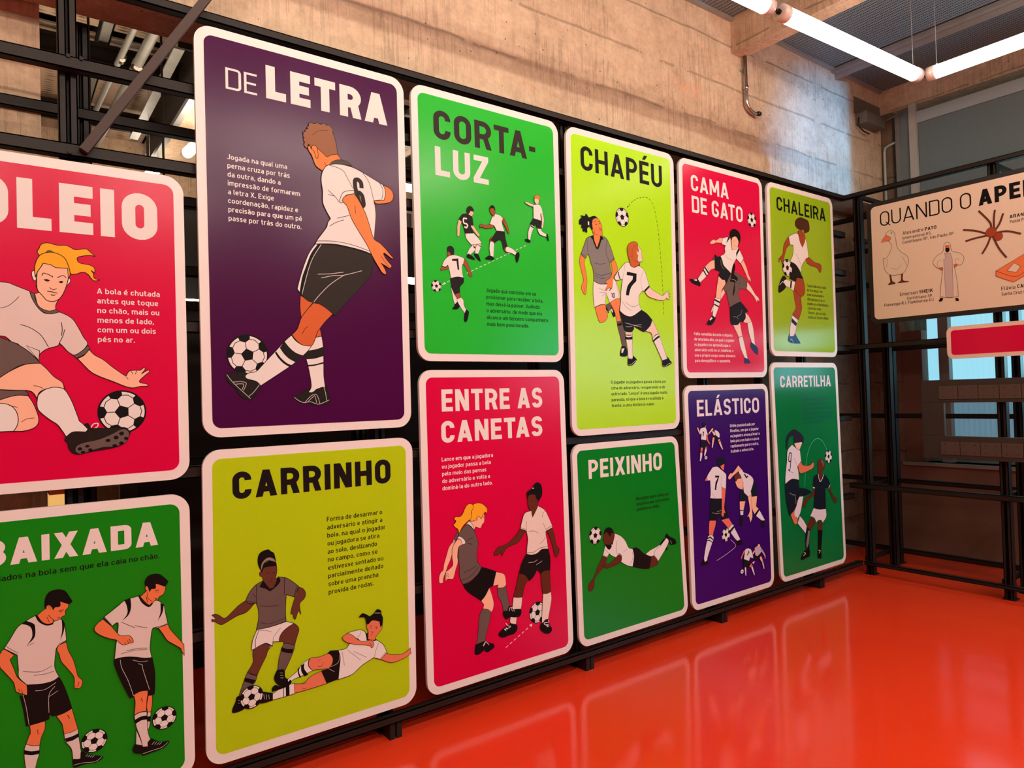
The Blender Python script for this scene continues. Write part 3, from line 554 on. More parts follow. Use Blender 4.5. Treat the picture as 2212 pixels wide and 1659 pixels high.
 ('P6', 'printed_player', 'print of a dark-skinned player in a white polo shirt', """F|D|1.7|113,697! 144,679! 121,650 87,626 32,616 8,594 -6,576! -12,601 -23,588 -50,588 -49,603 -26,625 5,627 42,640 84,667
F|D|1.7|285,663! 321,676! 338,630 347,579 366,557 360,527 339,517 330,543 321,579 303,628
F|D|1.7|237,450! 262,463 299,457! 299,388 301,344! 275,339 248,344! 240,380
F|W2|2.2|248,343! 277,339 301,344! 303,303 289,249 277,206! 257,207 242,195! 235,204 240,271
F|D|1.7|96,473! 123,468 156,437! 130,404 114,351! 86,354 57,362! 74,404
F|W2|2.1|57,363! 82,356 113,352! 103,299 76,260 68,216! 36,238 32,255 48,310
F|K|1.7|36,236! 72,224! 76,202 57,182 21,181 -11,178 -35,190 -37,205 -5,223
L|W|3.3|5,245 18,229 34,222 22,217 -3,216
L|W|3.3|6,223 15,212
L|W|3.3|-5,218 6,207
F|K|1.7|242,195! 272,207 281,183 300,148 279,132 250,140 224,165 227,191
L|W|3.5|277,202 279,191 252,193 252,185 281,169
L|W|3.4|259,180 278,179
L|W|3.4|266,169 283,171
F|K|1.6|-6,307! 20,301! 28,323 48,315 52,304 98,295 103,277 92,260 60,262 33,269 10,262 -3,277 -11,293
L|W|2.9|29,299 31,313 44,313 66,304
L|W|2.5|41,310 48,295
L|W|2.5|55,308 59,291
F|N2|1.7|146,563! 179,554 217,557 257,572 291,568! 302,521 299,457! 257,460 237,448! 214,475! 189,442 159,425! 137,459 96,474! 116,525
L|Y|2.1|158,518 192,516 216,524
L|Y|2.1|208,499 247,512
F|W2|2.6|185,778! 193,745! 211,769 231,799! 274,773 298,735 321,687! 321,675 285,664! 277,654 285,607 291,568! 247,572 217,557 179,554 148,564! 152,601 158,637 150,680! 112,697! 124,735 139,767 158,777
L|K|2.1|113,703 146,688
L|K|2.2|283,673 320,685
L|K|2.1|151,572 189,566 237,581 289,580
L|K|1.7|152,730 150,702 151,679
L|K|1.7|166,677 202,673 228,658
L|K|1.7|277,769 261,755 256,735
L|K|1.7|260,710 282,663
L|K|1.7|236,603 258,615 274,634
F|D|1.7|165,834! 171,860 195,863 216,857 220,832 233,838 235,823 226,797! 211,769 193,745! 189,772 173,792 165,816
F|K|1.7|162,839! 162,876 191,890 211,912 231,920 255,904 261,873 257,847 242,830 232,817! 228,841 219,832! 216,855 195,862 171,858
f|W|0.0|194,891! 201,896 209,890!
L|W|2.1|172,770 183,778 187,768
L|W|3.5|231,797 238,781 225,763 213,771
L|K|1.7|189,826 203,830
L|K|1.7|188,793 200,793"""),
 ('P7', 'printed_arrow', 'dashed black arrow over the ball', """D|K|2.9|41,1324 57,1340 84,1360 121,1378 174,1393 216,1389 252,1357 271,1304 284,1243
D|K|3.0|285,1246 294,1166 303,1063 309,974 312,901 315,827 315,753 313,692
f|K|0.0|25,1308! 32,1322! 41,1318!"""),
 ('P7', 'printed_ball', None, """B|W|0|-17,1248,53,5"""),
 ('P7', 'printed_player', 'print of a player with dreadlocks in a grey shirt and white shorts', """F|M|1.6|-174,727! -138,744! -125,716 -154,694! -168,700!
L|K|7.9|-172,715 -157,697 -155,683
F|K|1.2|-137,714! -122,716! -99,679 -110,663 -121,671
f|W|0.0|-135,708! -125,710! -116,692! -123,687!
F|M|2.0|-88,636! -54,643! -32,594 -24,542 -19,493! -51,494! -64,548 -81,600
f|K|0.0|-87,624! -52,634! -48,624! -56,616 -83,614!
F|K|1.6|-56,497! -22,493 -10,461 -21,440 -64,440 -72,453
f|W|0.0|-58,483! -34,486! -48,459! -60,459!
F|O|2.0|-142,746! -98,766 -63,781! -57,748 -67,698 -52,643! -87,637! -102,686 -124,723
F|O|2.0|-256,711! -219,725 -176,732! -169,693 -160,666 -181,637 -209,628 -228,632 -245,672
F|O|1.9|-353,1000! -319,978! -327,953 -318,904 -311,854 -318,809 -321,785 -333,778 -350,797 -355,823 -338,858 -350,901 -363,957
L|K|1.6|-338,821 -332,790
F|W|2.0|-263,859! -228,846 -191,845 -152,852 -107,886! -79,857 -60,802 -57,775! -98,765 -142,743! -169,799! -177,733! -219,727 -263,710! -268,789
L|K|1.6|-222,819 -173,809 -159,817
L|K|1.6|-221,797 -174,798 -198,778
L|K|1.6|-84,860 -63,779
L|K|4.8|-126,796 -121,795 -121,774
L|K|4.8|-112,797 -104,798 -102,779 -111,776 -113,797
F|G|2.4|-254,1114! -301,1095 -321,1062 -350,1002! -319,978! -296,1004 -279,958 -262,918 -260,861! -228,846 -191,845 -152,853! -122,892 -125,930 -135,978! -123,975 -94,998! -119,1059 -151,1108 -193,1120! -209,1081 -229,1040! -246,1077
L|K|2.0|-303,1093 -301,1044 -296,1004
L|K|2.0|-148,1105 -159,1038 -146,998 -135,978
L|K|1.6|-348,1004 -312,987
L|K|1.6|-127,980 -97,1004
L|K|2.0|-249,959 -214,957 -167,964
L|K|2.0|-249,903 -198,895 -130,914
L|K|2.0|-247,892 -213,878 -173,880
F|O|2.0|-122,975! -94,996! -73,956 -76,924 -107,890 -120,830 -130,822 -144,828 -164,813 -173,816 -153,845 -171,861 -126,892 -115,938
L|K|4.8|-127,829 -142,810
F|O|2.0|-254,1127! -262,1150 -260,1188 -246,1209 -217,1216 -199,1199 -186,1177 -182,1125! -188,1118 -203,1118! -203,1099 -228,1045! -246,1077 -252,1107
F|K|1.6|-280,1162! -299,1149 -300,1129 -307,1124 -318,1130 -332,1128 -333,1145 -344,1147 -341,1164 -357,1165 -356,1189 -337,1205 -346,1214 -314,1215 -308,1226 -300,1227 -285,1212 -268,1217 -240,1225 -216,1216! -250,1209 -261,1189 -257,1151 -248,1127!
f|W|0.0|-293,1189! -283,1187! -283,1166! -293,1170!
F|O|1.6|-262,1148! -250,1148 -244,1139 -247,1128! -258,1134
L|K|10.2|-261,1113 -253,1086 -227,1044 -201,1089 -194,1119
f|K|0.0|-278,1104! -252,1117! -253,1086!
f|K|0.0|-195,1119! -174,1105! -202,1087!
L|K|2.4|-244,1192 -232,1198
L|K|2.4|-213,1199 -199,1197
L|K|2.8|-237,1179 -224,1179
L|K|2.4|-209,1186 -197,1186
L|K|2.4|-210,1160 -198,1163
L|K|2.4|-206,1149 -192,1157 -194,1143
L|K|1.6|-251,1131 -235,1121 -217,1120"""),
 ('P7', 'printed_player', 'print of the red-haired player numbered 7 seen from behind', """F|X|2.0|-23,582! 18,580 34,586! 32,564! -24,563!
F|W|2.0|-26,564! 1,558 33,565! 31,490 31,425! -7,426! -12,489
f|K|0.0|-26,554! 1,550 33,556! 32,539! 0,536 -24,538!
F|K|1.6|-9,426! 23,421 32,444! 61,423 56,412 29,391 9,387 -11,391
L|W|1.6|-8,394 14,392 37,405 58,418
F|X|2.1|144,590! 185,624 207,658! 233,625 259,578! 230,570 205,547! 194,580
F|W|2.1|204,547! 230,567 264,579! 293,510 330,427! 285,417! 238,494
f|K|0.0|205,535! 235,555 264,569! 269,557! 240,544 211,526!
F|K|1.7|285,418! 330,425 333,440 354,418 371,403 339,388 308,379 286,385
L|W|1.7|287,386 314,384 342,398 369,403
F|N2|1.6|-68,702! -33,679 7,670 47,679 116,714! 162,695 205,661! 190,627 147,593 125,586! 45,618! 44,597 18,580 -28,588! -50,643
L|Y|2.4|-25,633 111,612
L|Y|2.5|45,619 112,628
L|Y|2.4|-21,612 4,610 34,616
F|X|2.1|151,824! 193,855! 222,839 264,824 307,812 341,836 370,845 352,829! 377,827 357,818! 376,810 359,807! 370,796 356,792 340,799 317,784 262,783 209,791 177,800
F|W|2.5|24,989! -9,982 -61,936 -71,928 -102,890! -84,874 -35,886! -52,803 -54,761 -67,702! -33,681 7,671 47,678 115,714! 97,755 99,795 131,830! 150,827! 192,859! 172,908 148,957 102,976! 71,963 40,966
f|K|0.0|3,932! 84,927! 80,883! 35,844 12,793! -12,794! 5,849 47,888! 53,910! 0,912!
L|K|7.3|-68,926 -64,904 -54,882
L|K|7.6|190,862 147,830
L|K|1.2|-10,977 -22,928 -35,886
L|K|1.3|145,950 119,904 120,857 129,833
L|K|1.6|-44,756 -11,724 26,708
L|K|1.6|-17,752 40,729 89,744
F|X|2.1|97,1107! 117,1081 132,1068 133,1032 140,1009 121,1000 114,1001! 113,979! 98,999 90,1056
F|I|2.1|18,1024! 12,1062 26,1096 67,1115 99,1110! 102,1083 106,1058 93,1006 111,997! 107,981 71,964 40,966 27,1000
f|X|0.0|88,1060! 105,1056! 110,1037! 97,1039!
L|K|1.2|30,1025 53,1027
L|K|1.2|53,1031 52,1059 66,1082 92,1096
L|K|1.2|53,1024 67,1000 108,999
f|K|0.0|94,976! 113,985! 111,974!"""),
 ('P8', 'printed_ball', None, """B|W|0|-297,588,46,-8"""),
 ('P8', 'printed_player', 'print of a player diving to head the ball', """F|K|1.2|225,462! 258,487 274,480 289,430 282,417! 272,422 257,450
F|W|1.6|99,422! 139,439 187,449 226,459! 218,441 174,398 142,400!
F|D|1.6|135,402! 169,404! 205,361 187,342 124,338!
F|W|2.0|168,404! 186,435 230,454 283,489 302,472 283,438 205,365!
L|K|2.0|174,405 202,368
F|K|1.7|269,497! 287,517 308,497 362,470 365,444 316,446 304,472 286,489
L|Y|2.5|318,470 328,450
F|D|1.5|-247,466! -212,452! -233,413 -271,386 -310,353 -316,317 -330,297 -349,292 -361,306 -356,335 -323,358 -289,412
F|N2|1.6|-10,473! 17,474 47,460 82,430 145,401! 138,368 124,334! 57,346 -13,369! 0,426
F|W|2.3|-155,577! -136,574 -98,555 -65,523 -42,483 -9,471! 1,426 -13,369! -57,383 -107,412! -98,442! -139,440! -175,457 -197,474! -213,453! -246,468! -229,513 -219,527! -201,499 -172,518!
L|K|1.9|-242,471 -217,459 -203,462
L|K|2.0|-136,460 -117,462 -96,445
L|K|2.0|-135,533 -140,496 -136,465
L|K|1.6|-87,464 -55,476
L|K|1.5|-225,499 -202,479
L|K|1.6|-11,454 -10,420 -32,389
F|D|1.5|-238,558 -233,584 -215,609 -191,618 -168,606 -148,574! -159,543 -172,521! -192,497 -210,504 -228,530
F|K|1.2|-235,583! -220,613 -191,619 -168,606 -157,579! -174,586 -188,567! -213,596
f|K|0.0|-226,531! -195,522 -161,537! -172,515 -192,495 -210,504
L|W|6.2|-148,576 -145,552 -155,529 -170,514 -177,520
L|K|1.2|-222,568 -213,561
F|D|1.6|-134,452! -115,456 -98,440! -109,412 -158,400 -206,395 -227,393! -224,401! -252,412! -233,423 -200,417 -156,437"""),
 ('P9', 'printed_ball', None, """B|W|0|317,1087,50,3"""),
 ('P9', 'printed_player', 'print of a player in a grey shirt being fouled', """F|X|1.8|-25,588! -8,570 -41,530 -66,507! -60,547
F|X|1.9|66,350! 140,372! 152,321 164,279! 122,270! 93,312
F|W|1.9|121,268! 165,278! 188,207 214,126! 181,131! 139,197
F|U|1.5|176,135! 211,126 227,120 245,96! 174,95!
F|X|1.9|199,440! 239,422 271,383! 225,369! 181,374!
F|W|1.9|224,368! 271,384! 289,332 304,221! 266,238! 238,304
F|U|1.5|256,240! 302,219 334,200 330,157 291,173 251,209
F|N6|1.5|32,466! 60,488 157,512! 199,483 233,455 224,444 202,443! 205,404 171,374! 140,375! 116,355 68,351 37,365
L|Y|1.5|168,461 153,428 114,410
L|Y|1.5|72,408 103,405 124,394
F|X|1.9|236,651! 273,625 326,572 358,554 371,528 351,534 339,521 313,551 270,582 228,602!
F|M|2.2|88,704! 136,700 226,668! 236,632 223,599! 152,600! 139,560 157,511! 103,496 32,466! 15,520 3,574! -18,569 -24,594 11,632 45,683
L|K|1.5|146,698 149,642 141,599"""),
 ('P9', 'printed_player', 'print of a jumping player in a white shirt', """F|K|1.5|67,701! 86,751 103,764 107,736 93,693 129,673 125,650 111,639! 96,645! 95,593 80,548! 70,556 82,599 90,636 44,639! 51,654
L|Y|1.9|60,658 101,653 117,643
F|S|1.8|-22,922! -30,889! -92,884 -113,875 -153,869! -147,884 -116,903 -91,899 -50,920
F|S|1.9|170,773! 202,799! 236,748 255,703 276,675 277,655 262,671! 261,657! 238,682 218,713
F|S|1.8|-113,771! -112,712! -147,705 -168,690! -201,725! -159,754
F|W|1.8|-202,726! -168,687! -214,646 -272,608! -297,624! -252,671
f|K|0.0|-220,709! -210,715! -173,681! -183,672!
f|K|0.0|-238,691! -230,699! -196,662! -206,656!
F|K|1.4|-294,635! -265,606! -269,586 -292,590 -341,600 -368,619 -359,626 -321,626
f|W|0.0|-330,623! -302,629! -297,618! -321,618!
F|S|1.8|-76,667! -39,646 -8,648! -5,621 -48,574 -64,515! -113,522! -98,592
F|W|1.8|-123,522! -66,516! -74,487 -96,445 -134,386! -154,400! -140,467
f|K|0.0|-127,514! -69,499! -74,487! -129,503!
f|K|0.0|-133,483! -82,469! -88,460! -135,474!
F|X|1.4|-167,421! -161,444 -135,474! -146,439!
F|K|1.4|-154,404! -123,389! -130,374 -171,341 -210,343 -210,355 -184,381
f|W|0.0|-187,378! -164,394! -154,385! -180,369!
F|N6|1.5|-49,801! -32,772 -14,735 41,705 57,693! 34,666 0,618! -14,649! -39,646 -79,673! -57,697! -112,704! -111,801 -82,793
L|Y|1.5|-48,777 -44,739 -15,715
F|M|1.5|-112,799! -111,774! -134,767!
F|W|2.2|64,933! 39,937 -22,922! -32,880! 8,878! -2,852 2,839 -9,819 -50,801! -32,772 -19,741 41,705 59,693! 80,750 121,799! 167,770! 202,807! 166,856 141,882! 76,853!
f|K|0.0|39,936! 62,934! 15,890!
f|K|0.0|149,875! 161,862! 127,819 123,796! 121,838!
L|K|1.5|6,811 36,791 82,783
F|S|1.5|71,918! 81,948 124,953 152,930 146,896 124,865 76,856!
F|K|1.5|74,915! 59,945 68,979 105,998 147,991 173,968 172,929 145,885! 151,920 123,949 83,938!
L|K|1.9|95,920 108,913
L|K|1.9|98,882 117,887
L|K|3.0|74,911 76,855"""),
 ('P10', 'printed_arrow', 'thin white line from the ball', """L|W|2.1|-34,387 18,340 -43,313 -121,291 -186,276"""),
 ('P10', 'printed_ball', None, """B|W|0|-83,426,43,4"""),
 ('P10', 'printed_player', 'print of a player numbered 7 seen from behind', """F|O4|1.4|-124,527! -47,530! -8,481! -55,462! -84,491
F|W3|1.8|-56,462! -8,484 12,456! 69,375! 56,363! 22,379 -27,427
f|K|0.0|-49,445! 2,473! 10,460! -37,431!
F|K|1.4|30,368! 48,370 69,372 92,350 73,338 31,343
F|O4|1.4|-247,534 -216,546 -181,532! -189,499 -211,459 -214,437! -256,453!
F|W3|1.7|-266,442! -240,449 -211,432! -213,413 -229,391 -277,313 -280,293! -307,286! -315,304 -293,377
f|K|0.0|-269,434! -243,439! -213,416! -217,409! -244,429! -276,426!
f|K|0.0|-277,419! -252,419! -221,399! -224,394! -252,412! -279,414!
F|K|1.4|-350,277! -315,313! -307,286! -278,295! -278,273 -317,268
F|N6|1.4|-232,677! -114,663! -91,646 -64,580 -53,547! -117,529! -146,550 -177,531! -251,540!
L|Y|1.8|-218,587 -175,574 -130,573
L|Y|1.8|-169,584 -124,591
F|O4|1.4|-281,797! -249,828! -250,792!
F|W3|1.8|-198,874! -149,874 -115,854 -66,822 -59,805! -69,723! -111,738! -113,665! -170,670 -233,680! -226,716 -227,793! -251,794! -254,823
f|K|0.0|-174,819! -131,814! -161,759! -169,726! -184,729! -174,773! -148,804! -177,806!
L|K|1.4|-107,810 -114,767 -119,739
L|K|1.4|-212,709 -193,688 -167,672
F|O4|1.4|-112,737! -70,724! -86,639 -93,602 -80,565! -95,571! -107,544 -121,559! -131,554! -119,587
F|O4|1.4|-120,876! -75,887! -85,842! -105,856!
F|N7|1.4|-146,880! -146,925 -105,933 -70,916 -73,891 -93,884 -119,875!"""),
 ('P10', 'printed_player', 'print of a bent-over opponent', """F|N7|1.5|80,694! 124,678 173,642! 137,619! 74,626!
F|S|1.5|74,625! 136,620! 124,589 112,561! 73,569!
F|W3|1.5|74,563! 112,559! 106,530! 78,533!
F|N6|1.1|72,532! 106,527! 98,461! 69,465!
F|N7|1.5|238,752! 261,704 271,640! 203,644! 198,678!
F|S|1.5|207,641! 270,640! 254,571! 283,551! 234,520! 209,563
F|W3|1.5|287,547! 351,464! 314,467! 250,506!
f|K|0.0|283,549! 292,540! 250,508! 242,515!
F|N6|1.1|314,466! 350,460! 348,424! 306,419!
F|W3|1.8|69,826! 106,835 126,814 179,796 227,766 231,733 199,678! 206,658! 170,645! 124,678! 116,719 117,751 93,791!
f|K|0.0|126,803! 142,800! 159,782! 168,789! 178,780! 153,769!
F|S|1.5|71,864! 107,834! 69,825! 10,799 -27,780 -42,794 -20,818 11,821
F|S|1.5|32,759! 61,775 101,781! 116,751 110,699! 57,718
F|I2|1.1|20,793! 58,820 93,795 99,776! 61,775 43,759!
L|K|1.8|64,748 78,751
L|K|1.8|63,718 76,718
F|S|1.5|164,645! 206,657! 204,573 207,508 182,471! 168,513 145,511! 181,554"""),
 ('P10', 'printed_player', 'small print of the same two players at the start of the move', """T|S|0.9|-314,1098,13 -327,1116,11 -336,1132,10
T|W3|0.9|-308,978,20 -312,951,17 -321,927,8
T|O4|0.9|-302,1005,20 -308,981,17
T|O4|0.9|-259,1008,21 -262,990,15
T|W3|0.9|-265,987,18 -276,957,10
F|N7|1.0|-308,1057! -253,1054! -253,1011! -283,1005 -311,1009!
F|W3|1.0|-310,1127! -286,1132 -257,1129 -238,1084! -255,1081! -257,1051! -307,1059! -302,1093 -319,1100!
T|O4|0.9|-250,1081,13 -242,1050,11 -224,1027,8
E|N7|0.9|-268,1151,16,14
f|O4|0.0|-264,1139! -252,1146! -257,1131!
f|K|0.0|-292,1108! -275,1107! -283,1077! -291,1077! -285,1101! -292,1102!
T|S|0.9|-190,1118,14 -215,1101,10 -230,1089,7
F|X|1.1|-198,1106! -171,1101! -160,1079! -177,1077!
F|W3|1.1|-170,1112! -146,1106 -122,1089 -118,1070! -124,1058! -157,1076!
F|N7|1.1|-172,1075! -124,1049! -140,1034 -173,1060!
T|S|0.9|-183,1056,19 -192,1031,15
T|W3|0.9|-192,1027,13 -199,1001,8
T|S|0.9|-125,1040,21 -113,1014,16
T|W3|0.9|-111,1011,14 -95,985,8
E|W3|0.9|-266,941,14,11
f|K|0.0|-269,945! -261,945! -262,937! -270,938!"""),
 ('P10', 'printed_player', 'small print of the same two players at the end of the move', """T|O4|0.9|102,291,14 79,269,10 65,250,9
F|N6|1.1|91,241! 151,219! 172,209! 149,177! 112,187! 85,188!
F|W3|1.1|113,302! 140,305 172,293 189,264! 200,227! 163,242! 148,219! 93,241!
f|K|0.0|144,289! 159,278! 132,257! 127,263! 144,276!
F|O4|1.1|149,180! 172,202! 189,177! 170,172!
T|W3|0.9|106,178,15 108,133,9
T|W3|1.0|181,169,16 202,120,9
F|X|1.1|183,205! 216,208! 195,189!
T|S|1.0|211,273,16 197,263,12
F|N6|1.1|195,237! 278,240! 288,212! 200,220!
F|V2|1.1|215,295! 243,303 282,295 297,270 279,250! 245,236! 221,246! 219,272!
T|V2|1.0|291,274,16 328,229,11 330,209,8
T|S|1.0|282,217,23 298,191,16
T|W3|1.0|300,187,15 314,143,8
E|S|1.0|263,303,15,12
f|N6|0.0|162,307! 173,318! 177,292!
E|W3|0.9|67,163,17,14
f|K|0.0|63,168! 72,166! 72,158! 62,160!"""),
 ('P11', 'printed_player', 'print of a player with gathered brown hair kicking the ball up behind', """F|J|2.5|-148,479! -105,486 -47,447! -47,398 -44,349 -90,269! -169,305! -123,356 -134,404
F|W3|2.5|-171,302! -99,268! -144,167 -155,147! -217,143! -202,224
f|N7|0.0|-178,278! -113,244! -128,220! -188,250!
F|U2|1.8|-220,164! -212,143 -165,144! -146,170! -122,141 -75,96! -158,95 -238,110
L|W|3.7|-209,115 -194,126 -168,97
F|W|2.4|-262,560! -177,550 -118,549! -143,478! -208,500 -268,517
f|K|0.0|-179,551! -160,549! -173,495! -191,499!
F|N2|1.8|-259,582! -231,562 -269,538 -244,498 -318,456 -340,465 -328,513 -288,568
L|W|4.2|-323,510 -280,537 -272,527
F|J|2.5|-96,581! -11,578! 9,510 -7,460 -49,446 -115,480! -141,478! -120,539!
F|N2|2.5|-182,689! -102,680 -66,640 -9,578! -97,579! -110,549! -195,565! -162,632
F|J|2.5|-182,876! -174,816! -219,781 -245,730 -262,689 -282,666 -298,704 -318,671 -321,697 -268,739 -249,809
F|J|2.5|39,734! 78,747! 158,715 230,710 249,684 237,649 216,647 187,678 96,687 47,704
F|W|3.1|-58,906! -98,908 -184,875! -169,815! -129,817! -135,752 -177,692! -102,674 -36,618! -25,671 39,734! 72,745! 56,848 30,900! -5,814! -37,859
L|K|2.5|-97,756 -70,726 -34,681
F|J|2.5|-58,911! -59,928 -17,941 21,921 37,890 22,850 -7,813! -37,849
F|I3|1.9|-55,944! -90,964 -88,1000 -50,1026 -7,1035 38,1030 88,1017 96,951 31,922! 13,947 -12,944
L|K|2.5|-49,896 -29,901
L|K|2.5|-4,906 16,909"""),
 ('P11', 'printed_ball', None, """B|W|0|-216,642,61,5"""),
 ('P12', 'printed_arc', 'thin green flight line of the ball', """L|Z|3.8|234,889 204,931 175,959 120,983 64,974 11,938 -32,882 -62,798 -77,719 -87,640"""),
 ('P12', 'printed_ball', None, """B|W|0|255,837,49,3"""),
 ('P12', 'printed_player', 'print of a player in a dark shirt and white shorts', """F|D|2.4|-24,409! 55,372! -30,318! -84,347!
F|N7|1.8|-82,345! -30,319! -48,268 -57,184! -107,194! -106,276
f|G|0.0|-64,318! -40,315! -61,227! -87,194! -95,222!
F|D|2.5|71,370! 135,351! 129,292! 67,306!
F|K|1.9|67,306! 131,292! 101,151! 57,158!
F|K|1.8|-117,183! -56,189! -55,133 -101,127 -150,119 -175,131 -157,155
L|W|4.8|-132,169 -109,158 -139,147
F|K|1.8|52,159! 101,152! 102,92 50,99!
L|W|4.9|64,155 89,148 72,132
F|D|2.5|38,618! 49,573 -55,536 -96,496 -124,512 -98,552 -13,575!
F|D|2.5|225,604! 263,607! 292,542 356,501 330,476 300,499
F|W3|2.5|20,475! 100,456 188,449! 189,388 135,350! 114,373 74,375! 45,362! 25,398 -31,420!
F|D|2.5|98,807 135,829 185,806 194,755 149,726 157,703! 124,663! 102,714 95,764
L|W|2.5|150,817 169,796 170,774
F|N7|2.5|36,706! 97,720! 123,656! 170,712! 228,675 264,621! 235,596! 192,605 189,557 188,449! 99,454 18,475! 44,611! 16,627!
L|W|6.2|99,719 105,686 122,660 156,682 170,709
L|W|7.4|18,627 45,619
L|W|5.1|261,623 235,597"""),
 ('P12', 'printed_player', 'print of a ponytailed player numbered 9', """F|W3|2.4|-168,439! -122,401 -82,353! -101,302! -201,390!
F|O3|2.4|-296,486! -267,506 -230,501! -233,452 -195,426! -209,391 -246,395
F|W3|2.4|-168,578! -115,576! -156,469 -195,425! -240,453 -220,513
F|N7|2.4|-343,685! -301,702 -254,713 -165,701! -162,644 -88,628 -9,596 -91,578 -168,581 -220,503 -303,456! -337,568
L|Y|2.4|-288,619 -242,598 -219,594 -214,531
F|O3|2.4|-170,805! -125,829! -105,802 -18,792 33,811 43,790 15,765 -119,744 -156,759
F|W3|3.0|-235,960! -183,929 -137,913! -126,833! -178,796! -166,754 -163,698! -254,714 -340,686! -335,748 -311,840 -296,922
L|K|9.0|-249,898 -274,900 -287,848 -262,842
L|K|9.0|-249,898 -275,784 -297,787
L|K|2.4|-216,859 -182,808
L|K|2.4|-292,776 -232,755
F|X|2.4|-211,968! -142,972 -106,967 -126,937 -146,913! -183,930
F|N8|2.4|-209,968! -212,1006 -205,1026 -253,1019 -282,994 -305,923! -313,975 -299,1021 -251,1055 -203,1066 -156,1050 -110,1026 -81,992 -95,960! -123,979! -143,970 -166,971"""),
 ('Q', 'printed_goose', 'print of a goose', """F|I2|1.3|156,358! 167,356! 176,306 197,292! 196,281! 139,281! 161,301!
F|I2|1.3|241,359! 256,356! 253,302 291,289! 287,282 210,286! 238,301!
F|A|2.6|139,670! 154,689 183,690 203,671 212,618 220,557 247,516 287,479 298,441 284,392 255,353 184,349 142,371 119,419 114,491! 140,491 170,537 179,580 159,615!
F|O3|1.7|104,613! 116,637 142,665! 174,640 166,616 137,618
E|K|0.0|181,672,4,5
L|K|1.7|256,481 275,430 285,407
L|K|1.7|172,407 214,390 247,420
L|K|1.7|146,478 137,416"""),
 ('Q', 'printed_man', 'print of a bearded man in a white robe, hands on hips', """f|K|0.0|493,114! 504,134! 525,131! 516,111 500,108
f|K|0.0|602,121! 620,119! 626,97! 604,100!
F|A|2.4|503,143! 515,248 527,331 528,351! 496,353 490,354 465,397 493,442 532,463 544,517 566,527 584,506 592,459 638,437 667,400 650,352 623,353 604,346! 618,233 622,129! 565,128
F|N9|1.6|545,454! 549,411 537,410! 540,140! 565,129 589,133! 593,403! 582,447!
F|Q|1.6|512,354! 528,348! 526,327! 502,349!
F|Q|1.6|601,360! 623,363! 623,350! 603,335!
L|K|1.6|496,357 494,392 518,409
L|K|1.6|610,359 615,399 636,389
f|Q|0.0|550,509! 578,503! 577,462! 551,466!
f|K|0.0|551,488! 577,483! 577,462! 562,454 550,467!"""),
 ('Q', 'printed_spider', 'print of a large brown spider', """L|I2|12.2|840,573 833,615 769,707
L|I2|12.2|857,563 859,636 867,690
L|I2|12.1|865,554 892,595 914,656
L|I2|12.3|810,539 740,574 668,594
L|I2|12.2|815,525 738,520 681,511
L|I2|12.2|835,514 813,458 780,404
L|I2|12.2|849,511 881,425 923,353
L|I2|12.1|873,533 935,530 1011,497
E|J|1.3|881,505,26,29
E|J|1.3|839,543,32,34"""),
 ('Q', 'printed_game_box', 'print of a red and white board box', """F|O2|2.2|956,182! 857,237! 858,273! 1034,364! 1028,217!
F|A|2.3|923,263! 966,311! 1001,279! 975,245!
L|K|2.3|858,273 968,216 1030,249"""),
]
